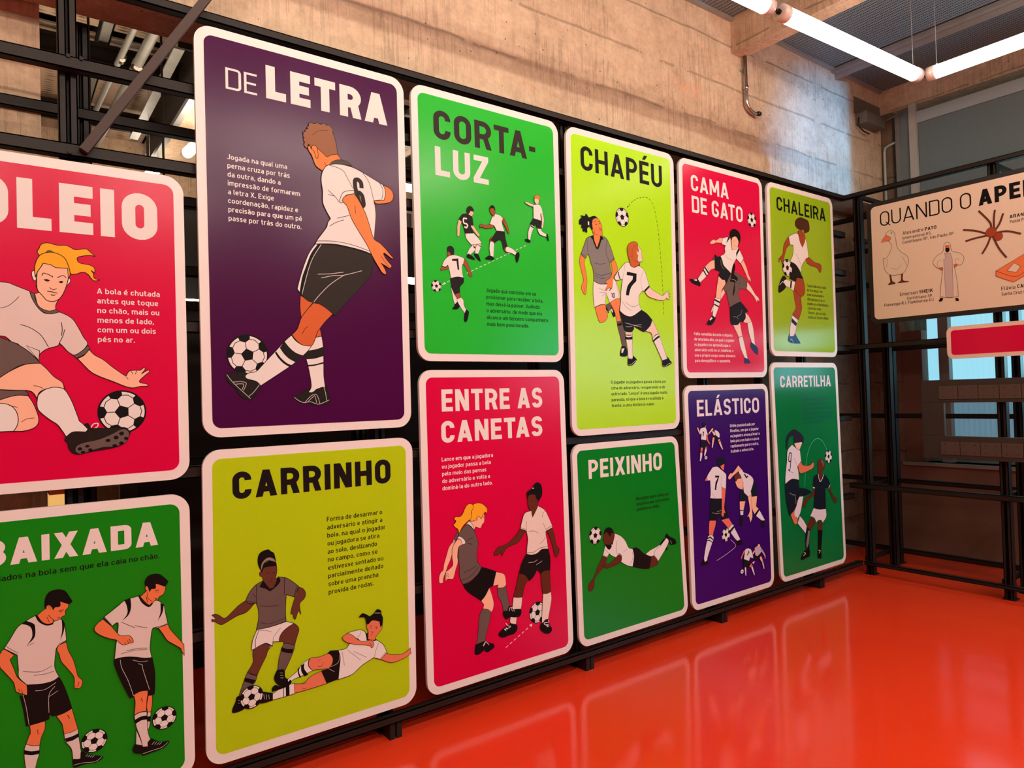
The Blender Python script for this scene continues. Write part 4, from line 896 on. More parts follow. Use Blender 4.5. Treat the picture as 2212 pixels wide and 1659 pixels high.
TITLES = [
 ('P1', 'W', 0.245, 'VO', 'LEIO', '', -68, 355, 881, 169.7),
 ('P2', 'V3', 0.22, 'EMB', 'AIXADA', '', -99, 338, 868, 86.0),
 ('P3', 'W', 0.1, '', 'DE', '', -336, -215, 1366, 84.4),
 ('P3', 'W', 0.25, '', 'LETRA', '', -179, 362, 1365, 135.8),
 ('P4', 'N2', 0.215, '', 'CARRINHO', '', -337, 340, 996, 106.6),
 ('P5', 'N4', 0.19, '', 'CORTA-', '', -330, 287, 1059, 138.1),
 ('P5', 'W', 0.19, '', 'LUZ', '', -326, -19, 883, 137.8),
 ('P6', 'W', 0.2, '', 'ENTRE AS', '', -327, 283, 1306, 103.8),
 ('P6', 'W', 0.2, '', 'CANETAS', '', -333, 278, 1158, 103.1),
 ('P7', 'N2', 0.165, '', 'CHAPÉU', '', -331, 340, 1473, 136.2),
 ('P8', 'W', 0.185, '', 'PEIXINHO', '', -332, 265, 902, 103.8),
 ('P9', 'W', 0.165, '', 'CAMA', '', -324, 65, 1194, 103.9),
 ('P9', 'W', 0.165, '', 'DE GATO', '', -322, 214, 1055, 107.0),
 ('P10', 'W3', 0.165, '', 'ELÁSTICO', '', -332, 333, 1205, 104.3),
 ('P11', 'K', 0.16, '', 'CHALEIRA', '', -323, 338, 1049, 99.6),
 ('P12', 'W3', 0.18, '', 'CARRETILHA', '', -354, 327, 1373, 83.2),
 ('Q', 'K', 0.085, '', 'QUANDO O', '', 101, 726, 738, 112.5),
 ('Q', 'K', 0.22, '', 'APE', 'LIDO', 770, 1017, 740, 109.1),
 ('Q', 'K', 0.12, '', 'Alexandre', '', 262, 408, 641, 25.7),
 ('Q', 'K', 0.18, '', 'PATO', '', 419, 497, 640, 25.1),
 ('Q', 'K', 0.13, '', 'Internacional-RS,', '', 262, 462, 606, 22.2),
 ('Q', 'K', 0.13, '', 'Corinthians-SP, São Paulo-SP', '', 260, 607, 573, 22.3),
 ('Q', 'K', 0.12, '', 'Emerson', '', 226, 353, 184, 25.9),
 ('Q', 'K', 0.18, '', 'SHEIK', '', 364, 456, 185, 25.3),
 ('Q', 'K', 0.13, '', 'Corinthians-SP,', '', 277, 456, 149, 22.2),
 ('Q', 'K', 0.13, '', 'Flamengo-RJ, Fluminense-RJ', '', 108, 459, 118, 22.8),
 ('Q', 'K', 0.12, '', 'Flávio', '', 885, 966, 135, 25.1),
 ('Q', 'K', 0.18, '', 'CA', 'ÇA-RATO', 977, 1010, 138, 24.8),
 ('Q', 'K', 0.13, '', 'Santa Cruz-', 'PE', 885, 1010, 99, 21.4),
 ('Q', 'K', 0.18, '', 'ARAN', 'HA', 949, 1030, 613, 23.0),
 ('Q', 'K', 0.13, '', 'Ponte P', 'reta-SP', 951, 1028, 579, 21.8),
 ('P2', 'K', 0.14, 'd', 'ados na bola sem que ela caia no chão.', '', -123, 342, 819, 18.9),
]
CAPTIONS = [
 ('P1', 'W', ['A bola é chutada', 'antes que toque', 'no chão, mais ou', 'menos de lado,', 'com um ou dois', 'pés no ar.'], 158, 675.8, 505.1, 2, 355, 19.0),
 ('P3', 'W', ['Jogada na qual uma', 'perna cruza por trás', 'da outra, dando a', 'impressão de formarem', 'a letra X. Exige', 'coordenação, rapidez e', 'precisão para que um pé', 'passe por trás do outro.'], -336, 1087.1, 845.1, 7, -46, 20.2),
 ('P4', 'N2', ['Forma de desarmar o', 'adversário e atingir a', 'bola, na qual o jogador', 'ou jogadora se atira', 'ao solo, deslizando', 'no campo, como se', 'estivesse sentado ou', 'parcialmente deitado', 'sobre uma prancha', 'provida de rodas.'], 40, 862.5, 558.1, 2, 308, 19.3),
 ('P5', 'N2', ['Jogada que consiste em se', 'posicionar para receber a bola,', 'mas deixá-la passar, iludindo', 'o adversário, de modo que ela', 'alcance um terceiro companheiro', 'mais bem posicionado.'], -54, 345.1, 176.6, 4, 339, 19.4),
 ('P6', 'W', ['Lance em que a jogadora', 'ou jogador passa a bola', 'pelo meio das pernas', 'do adversário e volta a', 'dominá-la do outro lado.'], -335, 1072.1, 936.7, 0, -41, 19.0),
 ('P7', 'N2', ['O jogador ou jogadora passa a bola por', 'cima do adversário, recuperando-a do', 'outro lado. "Lençol" é uma jogada muito', 'parecida, só que a bola é recolhida à', 'frente, a uma distância maior.'], -149, 282.4, 149.4, 2, 323, 17.3),
 ('P8', 'N2', ['Mergulho para cabecear', 'uma bola que está muito', 'próxima ao chão.'], 35, 743.7, 681.7, 1, 322, 18.7),
 ('P9', 'W', ['Falta cometida durante a disputa', 'de uma bola alta, na qual o jogador', 'ou jogadora se aproveita que o', 'adversário está no ar, indefeso, e', 'usa o próprio corpo como alavanca', 'para desequilibrar o oponente.'], -342, 272.0, 101.6, 4, 76, 18.8),
 ('P10', 'W3', ['Drible popularizado por', 'Rivellino, em que o jogador', 'ou jogadora ameaça levar a', 'bola para um lado e a puxa', 'rapidamente para o outro,', 'iludindo o adversário.'], 1, 1120.8, 952.8, 2, 327, 19.2),
 ('P11', 'N2', ['Toque dado com o lado', 'de fora do pé, com', 'a perna levantada e', 'dobrada para trás. A', 'jogada era originalmente', 'conhecida como', '"charles", por ter sido', 'criada por Charles Miller.'], 37, 522.3, 286.0, 4, 329, 20.9),
 ('P12', 'TD', ['O jogador ou jogadora prende', 'a bola, e usa um dos pés para', 'elevá-la até a panturrilha da outra', 'perna, e mesmo que tome impulso', 'para saltar, o que fará a bola voar', 'por cima do adversário.'], -80, 1270.8, 1099.5, 2, 328, 20.4),
]
INFO = {'P1': ('pink', 'large crimson panel titled VOLEIO, at the upper left, cut by the left edge of the photo'), 'P2': ('green2', 'green panel at the lower left with two players juggling balls, its title ending in BAIXADA'), 'P3': ('purple', 'tall purple panel titled DE LETRA with one large player numbered 6'), 'P4': ('lime', 'yellow-green panel titled CARRINHO, below the tall purple panel'), 'P5': ('green', 'bright green panel titled CORTA-LUZ with four small running players'), 'P6': ('pink', 'crimson panel titled ENTRE AS CANETAS, below the bright green panel'), 'P7': ('lime2', 'tall yellow-green panel titled CHAPÉU with a dashed arrow over a ball'), 'P8': ('green3', 'dark green panel titled PEIXINHO with a diving player'), 'P9': ('pink', 'crimson panel titled CAMA DE GATO with two players clashing in the air'), 'P10': ('violet', 'violet panel titled ELÁSTICO, between the dark green and the teal panels'), 'P11': ('olive', 'narrow-looking yellow-green panel titled CHALEIRA, at the right end of the upper row'), 'P12': ('teal', 'green panel titled CARRETILHA, at the right end of the lower row')}

# ------------------------------------------------------------------ 2D drawing -> thin print layers
class Art:
    """flat print: layers of ink a few hundredths of a millimetre apart, on the local xz plane facing -y"""
    def __init__(s, y0=-.0010, dy=.00005): s.v = []; s.f = []; s.m = []; s.keys = []; s.y = y0; s.dy = dy
    def key(s, k):
        if k not in s.keys: s.keys.append(k)
        return s.keys.index(k)
    def poly(s, pts, k):
        if len(pts) < 3: return
        i = s.key(k); n = len(s.v); s.v += [(x/1000, s.y, z/1000) for x, z in pts]
        for t in tessellate_polygon([[Vector((x, z, 0)) for x, z in pts]]): s.f.append(tuple(n+j for j in t)); s.m.append(i)
    def quads(s, q, k):
        i = s.key(k)
        for a in q:
            s.c = (getattr(s, 'c', 0) + 1) % 5
            n = len(s.v); s.v += [(x/1000, s.y - s.c*8e-6, z/1000) for x, z in a]; s.f.append(tuple(range(n, n+len(a)))); s.m.append(i)
    def up(s): s.y -= s.dy
    def build(s, name, parent):
        o = obj(name, s.v, s.f, None, parent, mats=[ink(k) for k in s.keys], idx=s.m); return o
def spline(pts, closed, sub=5):
    """pts: (x, z, sharp); Catmull-Rom between smooth points"""
    n = len(pts); out = []
    segs = n if closed else n-1
    for i in range(segs):
        p1 = pts[i]; p2 = pts[(i+1) % n]; p0 = pts[i-1] if (closed or i > 0) else p1; p3 = pts[(i+2) % n] if (closed or i+2 < n) else p2
        if p1[2]: p0 = p1
        if p2[2]: p3 = p2
        if p1[2] and p2[2]: out.append((p1[0], p1[1])); continue
        for k in range(sub):
            t = k/sub; t2 = t*t; t3 = t2*t
            out.append(tuple(.5*((2*p1[j]) + (-p0[j]+p2[j])*t + (2*p0[j]-5*p1[j]+4*p2[j]-p3[j])*t2 + (-p0[j]+3*p1[j]-3*p2[j]+p3[j])*t3) for j in (0, 1)))
    if not closed: out.append((pts[-1][0], pts[-1][1]))
    return out
def clean(pts, closed):
    r = []
    for p in pts:
        if not r or math.hypot(p[0]-r[-1][0], p[1]-r[-1][1]) > 1e-4: r.append(p)
    if closed and len(r) > 2 and math.hypot(r[0][0]-r[-1][0], r[0][1]-r[-1][1]) < 1e-4: r.pop()
    return r
def stroke(pts, w, closed=False, ws=None, lim=1.8):
    pts = clean(pts, closed); n = len(pts); L = []; R = []
    if n < 2: return []
    for i in range(n):
        a = pts[i-1] if (closed or i > 0) else None; b = pts[(i+1) % n] if (closed or i < n-1) else None; p = pts[i]
        d1 = None if a is None else Vector((p[0]-a[0], p[1]-a[1])).normalized(); d2 = None if b is None else Vector((b[0]-p[0], b[1]-p[1])).normalized()
        if d1 is None: d1 = d2
        if d2 is None: d2 = d1
        t = (d1+d2); t = t.normalized() if t.length > 1e-6 else d1
        nn = Vector((-t.y, t.x)); c = max(1/lim, nn.dot(Vector((-d1.y, d1.x)))); h = (ws[i] if ws else w)/2/c
        L.append((p[0]+nn.x*h, p[1]+nn.y*h)); R.append((p[0]-nn.x*h, p[1]-nn.y*h))
    return [(L[i], R[i], R[(i+1) % n], L[(i+1) % n]) for i in range(n if closed else n-1)]
def disc(x, z, rx, rz, n=28, a0=0): return [(x+rx*math.cos(a0+2*math.pi*k/n), z+rz*math.sin(a0+2*math.pi*k/n)) for k in range(n)]
def draw(A, rows):
    for ln in rows.split('\n'):
        k, c, w, p = ln.split('|'); w = float(w)
        if k == 'B':
            x, z, r, rot = [float(q) for q in p.split(',')]; rot = math.radians(rot)
            A.poly(disc(x, z, r*1.04, r*1.04, 36), 'K'); A.up(); A.poly(disc(x, z, r*.965, r*.965, 36), 'W'); A.up()
            P = lambda a, q: (x+q*r*math.cos(a), z+q*r*math.sin(a))
            five = [math.pi/2 + rot + 2*math.pi*i/5 for i in range(5)]; d = math.radians
            A.poly([P(a, .33) for a in five], 'K')
            for i, a in enumerate(five):
                A.poly([P(a, .63), P(a+d(19), .80), P(a+d(17), 1.0), P(a, 1.01), P(a-d(17), 1.0), P(a-d(19), .80)], 'K')
                A.quads(stroke([P(a, .3), P(a, .66)], r*.035), 'K')
                b = a+d(72); A.quads(stroke([P(a+d(19), .80), P((a+b)/2, .84), P(b-d(19), .80)], r*.035), 'K')
            A.up(); continue
        if k == 'E':
            x, z, rx, rz = [float(q) for q in p.split(',')]; d = disc(x, z, rx, rz, 20); A.poly(d, c)
            if w: A.up(); A.quads(stroke(d, w, True), 'K')
            A.up(); continue
        if k == 'T':
            q = [[float(u) for u in t.split(',')] for t in p.split()]
            pts = spline([(a[0], a[1], False) for a in q], False, 4); n = len(pts); ws = []
            for i in range(n):
                t = i/(n-1)*(len(q)-1); j = min(int(t), len(q)-2); ws.append(q[j][2]+(q[j+1][2]-q[j][2])*(t-j))
            rim = [v+2*w for v in ws]
            A.quads(stroke(pts, 0, ws=rim), 'K'); A.poly(disc(*pts[0], rim[0]/2, rim[0]/2, 14), 'K'); A.poly(disc(*pts[-1], rim[-1]/2, rim[-1]/2, 14), 'K'); A.up()
            A.quads(stroke(pts, 0, ws=ws), c); A.poly(disc(*pts[0], ws[0]/2, ws[0]/2, 14), c); A.poly(disc(*pts[-1], ws[-1]/2, ws[-1]/2, 14), c); A.up(); continue
        q = [(float(t.rstrip('!').split(',')[0]), float(t.rstrip('!').split(',')[1]), t.endswith('!')) for t in p.split()]
        if k in 'Ff':
            o = clean(spline(q, True), True); A.poly(o, c)
            if k == 'F' and w: A.up(); A.quads(stroke(o, w, True), 'K')
            A.up()
        elif k == 'L': A.quads(stroke(spline(q, False), w), c); A.up()
        elif k == 'D':
            o = spline(q, False, 8); acc = 0; on = 16.0; cur = [o[0]]; flag = True; lim = on
            for a, b in zip(o, o[1:]):
                L = math.hypot(b[0]-a[0], b[1]-a[1]); pos = 0
                while L - pos > lim - acc:
                    pos += lim-acc; pt = (a[0]+(b[0]-a[0])*pos/L, a[1]+(b[1]-a[1])*pos/L); cur.append(pt)
                    if flag: A.quads(stroke(cur, w), c)
                    cur = [pt]; flag = not flag; acc = 0; lim = on if flag else on*.75
                acc += L-pos; cur.append(b)
            A.up()

# ------------------------------------------------------------------ lettering: strokes of an engineer's grotesque
def rnd(pts, r, closed=False, n=4):
    out = []; m = len(pts)
    for i in range(m):
        if not closed and i in (0, m-1): out.append(pts[i]); continue
        p = Vector(pts[i]); a = Vector(pts[i-1]); b = Vector(pts[(i+1) % m]); la = (a-p).length; lb = (b-p).length
        k = min(r, la/2 if (closed or i > 1) else la, lb/2 if (closed or i < m-2) else lb)
        s0 = p+(a-p).normalized()*k; s1 = p+(b-p).normalized()*k
        for j in range(n+1):
            t = j/n; c = .5523; h0 = s0+(p-s0)*c; h1 = s1+(p-s1)*c; u = 1-t
            q = s0*u**3 + h0*3*u*u*t + h1*3*u*t*t + s1*t**3; out.append((q.x, q.y))
    return out
def glyph(ch, w, n):
    """returns advance and quads, cap height 1"""
    acc = None
    for base, marks in (('A','ÁÃ'),('E','É'),('a','áàãâ'),('e','é'),('i','í'),('o','óõ'),('u','ú'),('c','ç'),('C','Ç')):
        if ch in marks: acc = ch; ch = base
    h = w/2; q = []; X = .735; low = ch.islower()
    def st(p, r=0, closed=False):
        pp = rnd(p, r, closed, n) if r else p
        q.extend(stroke(pp, w, closed, lim=3))
    def dia(x0, y0, x1, y1, ww=None):      # slanted stroke cut level
        ww = ww or w*1.06; q.append(((x0,y0),(x0+ww,y0),(x1+ww,y1),(x1,y1)))
    Wd = dict(A=.68,B=.60,C=.57,D=.60,E=.51,F=.49,G=.60,H=.62,I=0,J=.46,K=.62,L=.49,M=.78,N=.64,O=.60,P=.58,Q=.60,R=.61,S=.56,T=.56,U=.60,V=.66,W=.95,X=.64,Y=.62,Z=.55)
    if ch in Wd:
        W_ = Wd[ch] + max(0, w-.16)*.6; l, r, b, t = h, W_-h, h, 1-h; R = (r-l)/2
        if ch == 'O' or ch == 'Q': st([(l,b),(r,b),(r,t),(l,t)], R*1.0, True)
        if ch == 'Q': dia(W_*.55, .24, W_*.98, -.02, w)
        if ch == 'C': st([(r,.67),(r,t),(l,t),(l,b),(r,b),(r,.33)], R)
        if ch == 'G': st([(r,.70),(r,t),(l,t),(l,b),(r,b),(r,.5-h/2),(W_*.52,.5-h/2)], R*.98)
        if ch == 'D': st([(l,b),(W_*.5,b),(r,b),(r,t),(W_*.5,t),(l,t)], R*1.2); st([(l,0),(l,1)])
        if ch in 'EF':
            st([(l,0),(l,1)]); st([(l,t),(W_,t)]); st([(l,.5),(W_*.93,.5)])
            if ch == 'E': st([(l,b),(W_,b)])
        if ch in 'PRB':
            m = .44 if ch != 'B' else .52
            st([(l,0),(l,1)]); st([(l,t),(r,t),(r,m),(l,m)], (t-m)/2)
            if ch == 'R': dia(W_-w*1.05, 0, W_*.46, m)
            if ch == 'B': st([(l,m),(r+.02,m),(r+.02,b),(l,b)], (m-b)/2)
        if ch == 'H': st([(l,0),(l,1)]); st([(r,0),(r,1)]); st([(l,.5),(r,.5)])
        if ch == 'I': W_ = w; st([(h,0),(h,1)])
        if ch == 'J': st([(r,1),(r,b),(l*.6,b),(l*.6,.16)], R)
        if ch == 'K': st([(l,0),(l,1)]); dia(w*.9,.38,W_-w,1); dia(W_-w,0,W_*.42,.6)
        if ch == 'L': st([(l,0),(l,1)]); st([(l,b),(W_,b)])
        if ch == 'M':
            st([(l,0),(l,1)]); st([(r,0),(r,1)]); dia(W_/2-w*.5,.22,0,1); dia(W_/2-w*.5,.22,W_-w*1.06,1)
        if ch == 'N': st([(l,0),(l,1)]); st([(r,0),(r,1)]); dia(W_-w*1.15,0,0,1,w*1.15)
        if ch == 'S': st([(r,.74),(r,t),(l,t),(l,.52),(r,.50),(r,b),(l,b),(l,.25)], min(R*.98, .235))
        if ch == 'T': st([(0,t),(W_,t)]); st([(W_/2,0),(W_/2,1)])
        if ch == 'U': st([(l,1),(l,b),(r,b),(r,1)], R)
        if ch == 'V': dia(W_/2-w*.53,0,0,1); dia(W_/2-w*.53,0,W_-w*1.06,1)
        if ch == 'A':
            c = W_/2-w*.53; dia(0,0,c,1); dia(W_-w*1.06,0,c,1); k = .22
            st([(W_*.2,k+h*.6),(W_*.8,k+h*.6)])
        if ch == 'X': dia(0,0,W_-w*1.1,1,w*1.1); dia(W_-w*1.1,0,0,1,w*1.1)
        if ch == 'Z': st([(.02,t),(W_,t)]); st([(0,b),(W_,b)]); dia(0,w*.9,W_-w*1.15,1-w*.9,w*1.15)
        if ch == 'Y': dia(W_/2-w*.5,.45,0,1); dia(W_/2-w*.5,.45,W_-w,1); st([(W_/2,0),(W_/2,.5)])
        top = 1.0
    elif low:
        Ld = dict(a=.50,b=.53,c=.47,d=.53,e=.52,f=.36,g=.53,h=.52,i=0,j=.14,k=.5,l=.20,m=.84,n=.52,o=.53,p=.53,q=.53,r=.37,s=.47,t=.36,u=.52,v=.5,w=.8,x=.5,y=.5,z=.46)
        W_ = Ld[ch]; l, r, b, t = h, W_-h, h, X-h; R = (r-l)/2; m = X*.52
        if ch == 'a': st([(l+.03,t),(r,t),(r,0)], R*.8); st([(r,m+.02),(l,m+.02),(l,b),(r,b)], .14)
        if ch in 'bp': st([(l,b),(r,b),(r,t),(l,t)], R*.9, True); st([(l,0 if ch=='b' else -.25),(l,1 if ch=='b' else X)])
        if ch in 'dq': st([(l,b),(r,b),(r,t),(l,t)], R*.9, True); st([(r,0 if ch=='d' else -.25),(r,1 if ch=='d' else X)])
        if ch == 'g': st([(l,b),(r,b),(r,t),(l,t)], R*.9, True); st([(r,X),(r,-.22+h),(l,-.22+h)], R*.9)
        if ch == 'c': st([(r,X*.70),(r,t),(l,t),(l,b),(r,b),(r,X*.30)], R*.95)
        if ch == 'e': st([(r,X*.22),(r,b),(l,b),(l,t),(r,t),(r,X*.45),(l,X*.45)], R*.95)
        if ch == 'f': st([(W_,1-h),(W_*.42,1-h),(W_*.42,0)], .15); st([(0,t),(W_*.92,t)])
        if ch in 'hn': st([(l,0),(l,1 if ch=='h' else X)]); st([(l,t),(r,t),(r,0)], R*.9)
        if ch == 'i': W_ = w; st([(h,0),(h,X)]); st([(h,.86),(h,1.0)])
        if ch == 'j': W_ = w; st([(h,X),(h,-.22+h),(-.10,-.22+h)], .09); st([(h,.86),(h,1.0)])
        if ch == 'k': st([(l,0),(l,1)]); dia(w*.8,.26,W_-w,X); dia(W_-w,0,W_*.36,.45)
        if ch == 'l': st([(l,1),(l,b),(W_,b)], .12)
        if ch == 'm': st([(l,0),(l,X)]); c = W_/2; st([(l,t),(c,t),(c,0)], .15); st([(c,t),(r,t),(r,0)], .15)
        if ch == 'o': st([(l,b),(r,b),(r,t),(l,t)], R*.95, True)
        if ch == 'r': st([(l,0),(l,X)]); st([(l,t),(W_,t)], 0)
        if ch == 's': st([(r,X*.78),(r,t),(l,t),(l,X*.54),(r,X*.48),(r,b),(l,b),(l,X*.2)], .13)
        if ch == 't': st([(W_*.36,.95),(W_*.36,b),(W_,b)], .14); st([(0,t),(W_*.95,t)])
        if ch == 'u': st([(l,X),(l,b),(r,b)], R*.9); st([(r,0),(r,X)])
        if ch == 'v': dia(W_/2-w*.5,0,0,X); dia(W_/2-w*.5,0,W_-w,X)
        if ch == 'x': dia(0,0,W_-w,X); dia(W_-w,0,0,X)
        if ch == 'y': dia(W_/2-w*.5,0,0,X); dia(W_*.22,-.24,W_-w,X)
        if ch == 'z': st([(.02,t),(W_,t)]); st([(0,b),(W_,b)]); dia(0,w*.8,W_-w,X-w*.8)
        top = X
    elif ch == ' ': return .26, []
    elif ch == '.': W_ = w*1.1; q.append(((0,0),(W_,0),(W_,w*1.15),(0,w*1.15))); top = 1
    elif ch == ',': W_ = w*1.1; q.append(((0,-.12),(w*.7,-.12),(W_,w*1.1),(0,w*1.1))); top = 1
    elif ch == '-': W_ = .26; st([(0,.42),(W_,.42)]); top = 1
    elif ch == '"': W_ = .2; q.append(((0,.75),(w*.7,.75),(w*.7,1),(0,1))); q.append(((.2-w*.7,.75),(.2,.75),(.2,1),(.2-w*.7,1))); top = 1
    else: return .3, []
    if acc:
        c = W_/2; k = .07+top
        if acc in 'áéíóúÁÉ': q.append(((c-.10,k),(c-.10+w*.9,k),(c+.05+w*.9,k+.20),(c+.02,k+.20)))
        if acc == 'à': q.append(((c-.02,k),(c+w*.8,k),(c-.06,k+.2),(c-.06-w*.9,k+.2)))
        if acc in 'ãõÃ': q.extend(stroke([(c-.17,k+.02),(c-.07,k+.10),(c+.06,k+.03),(c+.17,k+.11)], w*.75))
        if acc == 'â': q.extend(stroke([(c-.13,k),(c,k+.15),(c+.13,k)], w*.75))
        if acc in 'çÇ': q.append(((c-.03,0),(c+w*.7,0),(c+w*.5,-.22),(c-.12,-.22),(c-.12,-.15),(c,-.12)))
    return W_, q
def typeset(text, w, n=4, track=None):
    track = .105+w*.10 if track is None else track
    x = 0; quads = []; pairs = {('L','T'):-.06,('T','A'):-.10,('A','T'):-.08,('R','T'):-.02,('A','-'):-.03,('L','U'):0,('P','A'):-.06,('T','I'):0,('R','A'):-.02}
    for i, ch in enumerate(text):
        if i: x += pairs.get((text[i-1], ch), 0)
        a, q = glyph(ch, w, n); quads += [tuple((px+x, pz) for px, pz in k) for k in q]; x += a + (track if ch != ' ' else track*.3)
    return x-track, quads
def put_line(A, text, w, key, x0, z, cap, sx, n=4):
    W_, q = typeset(text, w, n); A.quads([tuple((x0+px*cap*sx, z+pz*cap) for px, pz in k) for k in q], key); return W_*cap*sx

# ------------------------------------------------------------------ panels
def rounded(c, inset, r, n=8):
    """c: tl,tr,br,bl corners in mm -> rounded outline, counter-clockwise seen from the front"""
    tl, tr, br, bl = [Vector(p) for p in c]
    def ins(p, a, b): return p + (a-p).normalized()*inset + (b-p).normalized()*inset
    P = [ins(bl, br, tl), ins(br, bl, tr), ins(tr, br, tl), ins(tl, tr, bl)]
    out = []
    for i in range(4):
        p = P[i]; a = P[i-1]; b = P[(i+1) % 4]; da = (a-p).normalized(); db = (b-p).normalized()
        s0 = p+da*r; s1 = p+db*r
        for k in range(n+1):
            t = k/n; u = 1-t; c_ = .5523; h0 = s0+(p-s0)*c_; h1 = s1+(p-s1)*c_
            q = s0*u**3+h0*3*u*u*t+h1*3*u*t*t+s1*t**3; out.append((q.x, q.y))
    return out
def slab(name, outline, y0, y1, mat, parent):
    n = len(outline); v = [(x/1000, y0, z/1000) for x, z in outline]+[(x/1000, y1, z/1000) for x, z in outline]
    f = [tuple(range(n)), tuple(reversed(range(n, 2*n)))]+[(i, i+n, (i+1) % n+n, (i+1) % n) for i in range(n)]
    return obj(name, v, f, mat, parent)
FK = dict(P1='pink',P2='green2',P3='purple',P4='lime',P5='green',P6='pink',P7='lime2',P8='green3',P9='pink',P10='violet',P11='olive',P12='teal')
ROOT = {}; YP = 2.82
for k, (o, c) in PANELS.items():
    t = thing('wall_panel', INFO[k], 'sign panel', (o[0], YP, o[1])); ROOT[k] = t
    slab('board', rounded(c, 0, 66), .0006, .016, M_WHITE, t)
    slab('colour_field', rounded(c, 35, 34), -.0002, .0006, field_mat(FK[k]), t)['label'] = FK[k].rstrip('23') + ' printed field'
# black framed nickname board on the side wing
XW = 5.50
q_c = [(0, 934), (2400, 934), (2400, -8), (0, -8)]
ROOT['Q'] = thing('name_board', 'pale black-rimmed board headed QUANDO O APELIDO, with goose and spider drawings', 'sign board', (XW, -BOARD_ORIGIN[0], BOARD_ORIGIN[1]), -math.pi/2)
slab('rim', rounded(q_c, 0, 60), .0010, .028, M_BLACK, ROOT['Q'])['label'] = 'black rim'
slab('board', rounded(q_c, 33, 34), -.0002, .0010, plain('print_cream', FIELD['cream'], .4), ROOT['Q'])
for t_ in TITLES:
    p, c, w, pre, txt, post, x0, x1, z, cap = t_
    W_, q = typeset(txt, w, 6); sx = (x1-x0)/(W_*cap)
    A = Art(-.0006); start = x0
    if pre:
        Wp, _ = typeset(pre+txt, w, 6); start = x1-Wp*cap*sx
    put_line(A, pre+txt+post, w, c, start, z, cap, sx, 6)
    A.build('lettering', ROOT[p])
for p, c, lines, x0, z0, z1, ri, rx, cap in CAPTIONS:
    w = .145; W_, q = typeset(lines[ri], w, 2); sx = (rx-x0)/(W_*cap); A = Art(-.0006)
    for i, l in enumerate(lines): put_line(A, l, w, c, x0, z0+(z1-z0)*i/(len(lines)-1), cap, sx, 2)
    A.build('caption', ROOT[p])
off = {}
for p, name, label, rows in ART:
    A = Art(off.get(p, -.0010)); draw(A, rows); off[p] = A.y
    o = A.build(name, ROOT[p])
    if label: o['label'] = label

# ------------------------------------------------------------------ steel scaffold behind the panels
sc = thing('steel_scaffold', 'long black steel scaffold carrying the coloured panels along the concrete wall', 'scaffold')
def rail(z, x0, x1, y, h=.044, d=.044, mat=M_STEEL, par=sc, name='rail'):
    m = MB(); m.box((x0, y, z-h/2), (x1, y+d, z-h/2+.004)); m.box((x0, y, z-h/2), (x1, y+.005, z+h/2)); m.box((x0, y, z+h/2-.004), (x1, y+d, z+h/2)); m.box((x0, y+d-.005, z-h/2), (x1, y+d, z+h/2))
    return m.o(name, mat, par)
rail(3.026, -1.4, 5.529, 2.853, .034)
for z in (2.72, 2.41): rail(z, -1.4, 5.529, 2.853)
for z in (1.80, 1.245, .62): rail(z, -1.4, 5.529, 2.853)
for z in (2.72, 2.41, 2.10, 1.245): rail(z, -1.4, 4.98, 3.33)
rail(.093, -1.4, 5.515, 2.80, .034, .04)
def post(x, y, z1, par=sc, gap=.008, w=.025, d=.05):
    m = MB(); m.chan(x, y, 0, z1, w, d); m.chan(x+w+gap, y, 0, z1, w, d); m.box((x+w, y+d*.45, 0), (x+w+gap, y+d*.55, z1))
    p = m.o('post', M_STEEL, par)
    b = MB().box((x-.012, y-.004, 0), (x+2*w+gap+.012, y+d+.02, .006)).o('foot_plate', M_STEEL, p); return p
for x in (.195, 1.375, 2.545, 3.725, 4.905, -.985):
    for dx in (0, .033): MB().box((x+dx, 2.815, 0), (x+dx+.025, 2.89, .074)).o('foot', M_STEEL, sc)
for x in (.195, 1.375, 2.545, 3.725, 4.905, -.985): post(x, 2.90, 4.18 if x < .3 and x > 0 else 3.03)
for x in (.275, 1.48, 2.65, 3.83, 5.01): post(x, 3.34, 3.10)
MB().bar((.72, 2.81, 3.14), (.262, 2.835, 2.405), .030, .030).o('diagonal_brace', M_STEEL2, sc)['label'] = 'brown diagonal brace'
MB().bar((.72, 2.81, 3.14), (1.36, 2.81, 4.18), .030, .030).o('diagonal_brace', M_STEEL2, sc)
MB().bar((.26, 3.42, 3.45), (.02, 3.42, 2.9), .04, .04).o('diagonal_brace', M_STEEL, sc)
for x, z in ((.222, 2.74), (.262, 2.74), (.222, 2.40), (.262, 2.42), (1.39,.093)):
    MB().tube([(x, 2.846, z), (x, 2.853, z)], .007, 8).o('bolt', M_STEEL, sc)
for x in (1.545, 2.477, 3.42, 4.365):    # brackets seen in the gaps between panels
    MB().box((x-.02, 2.845, 2.30), (x+.02, 2.853, 2.36)).o('bracket', M_STEEL, sc)

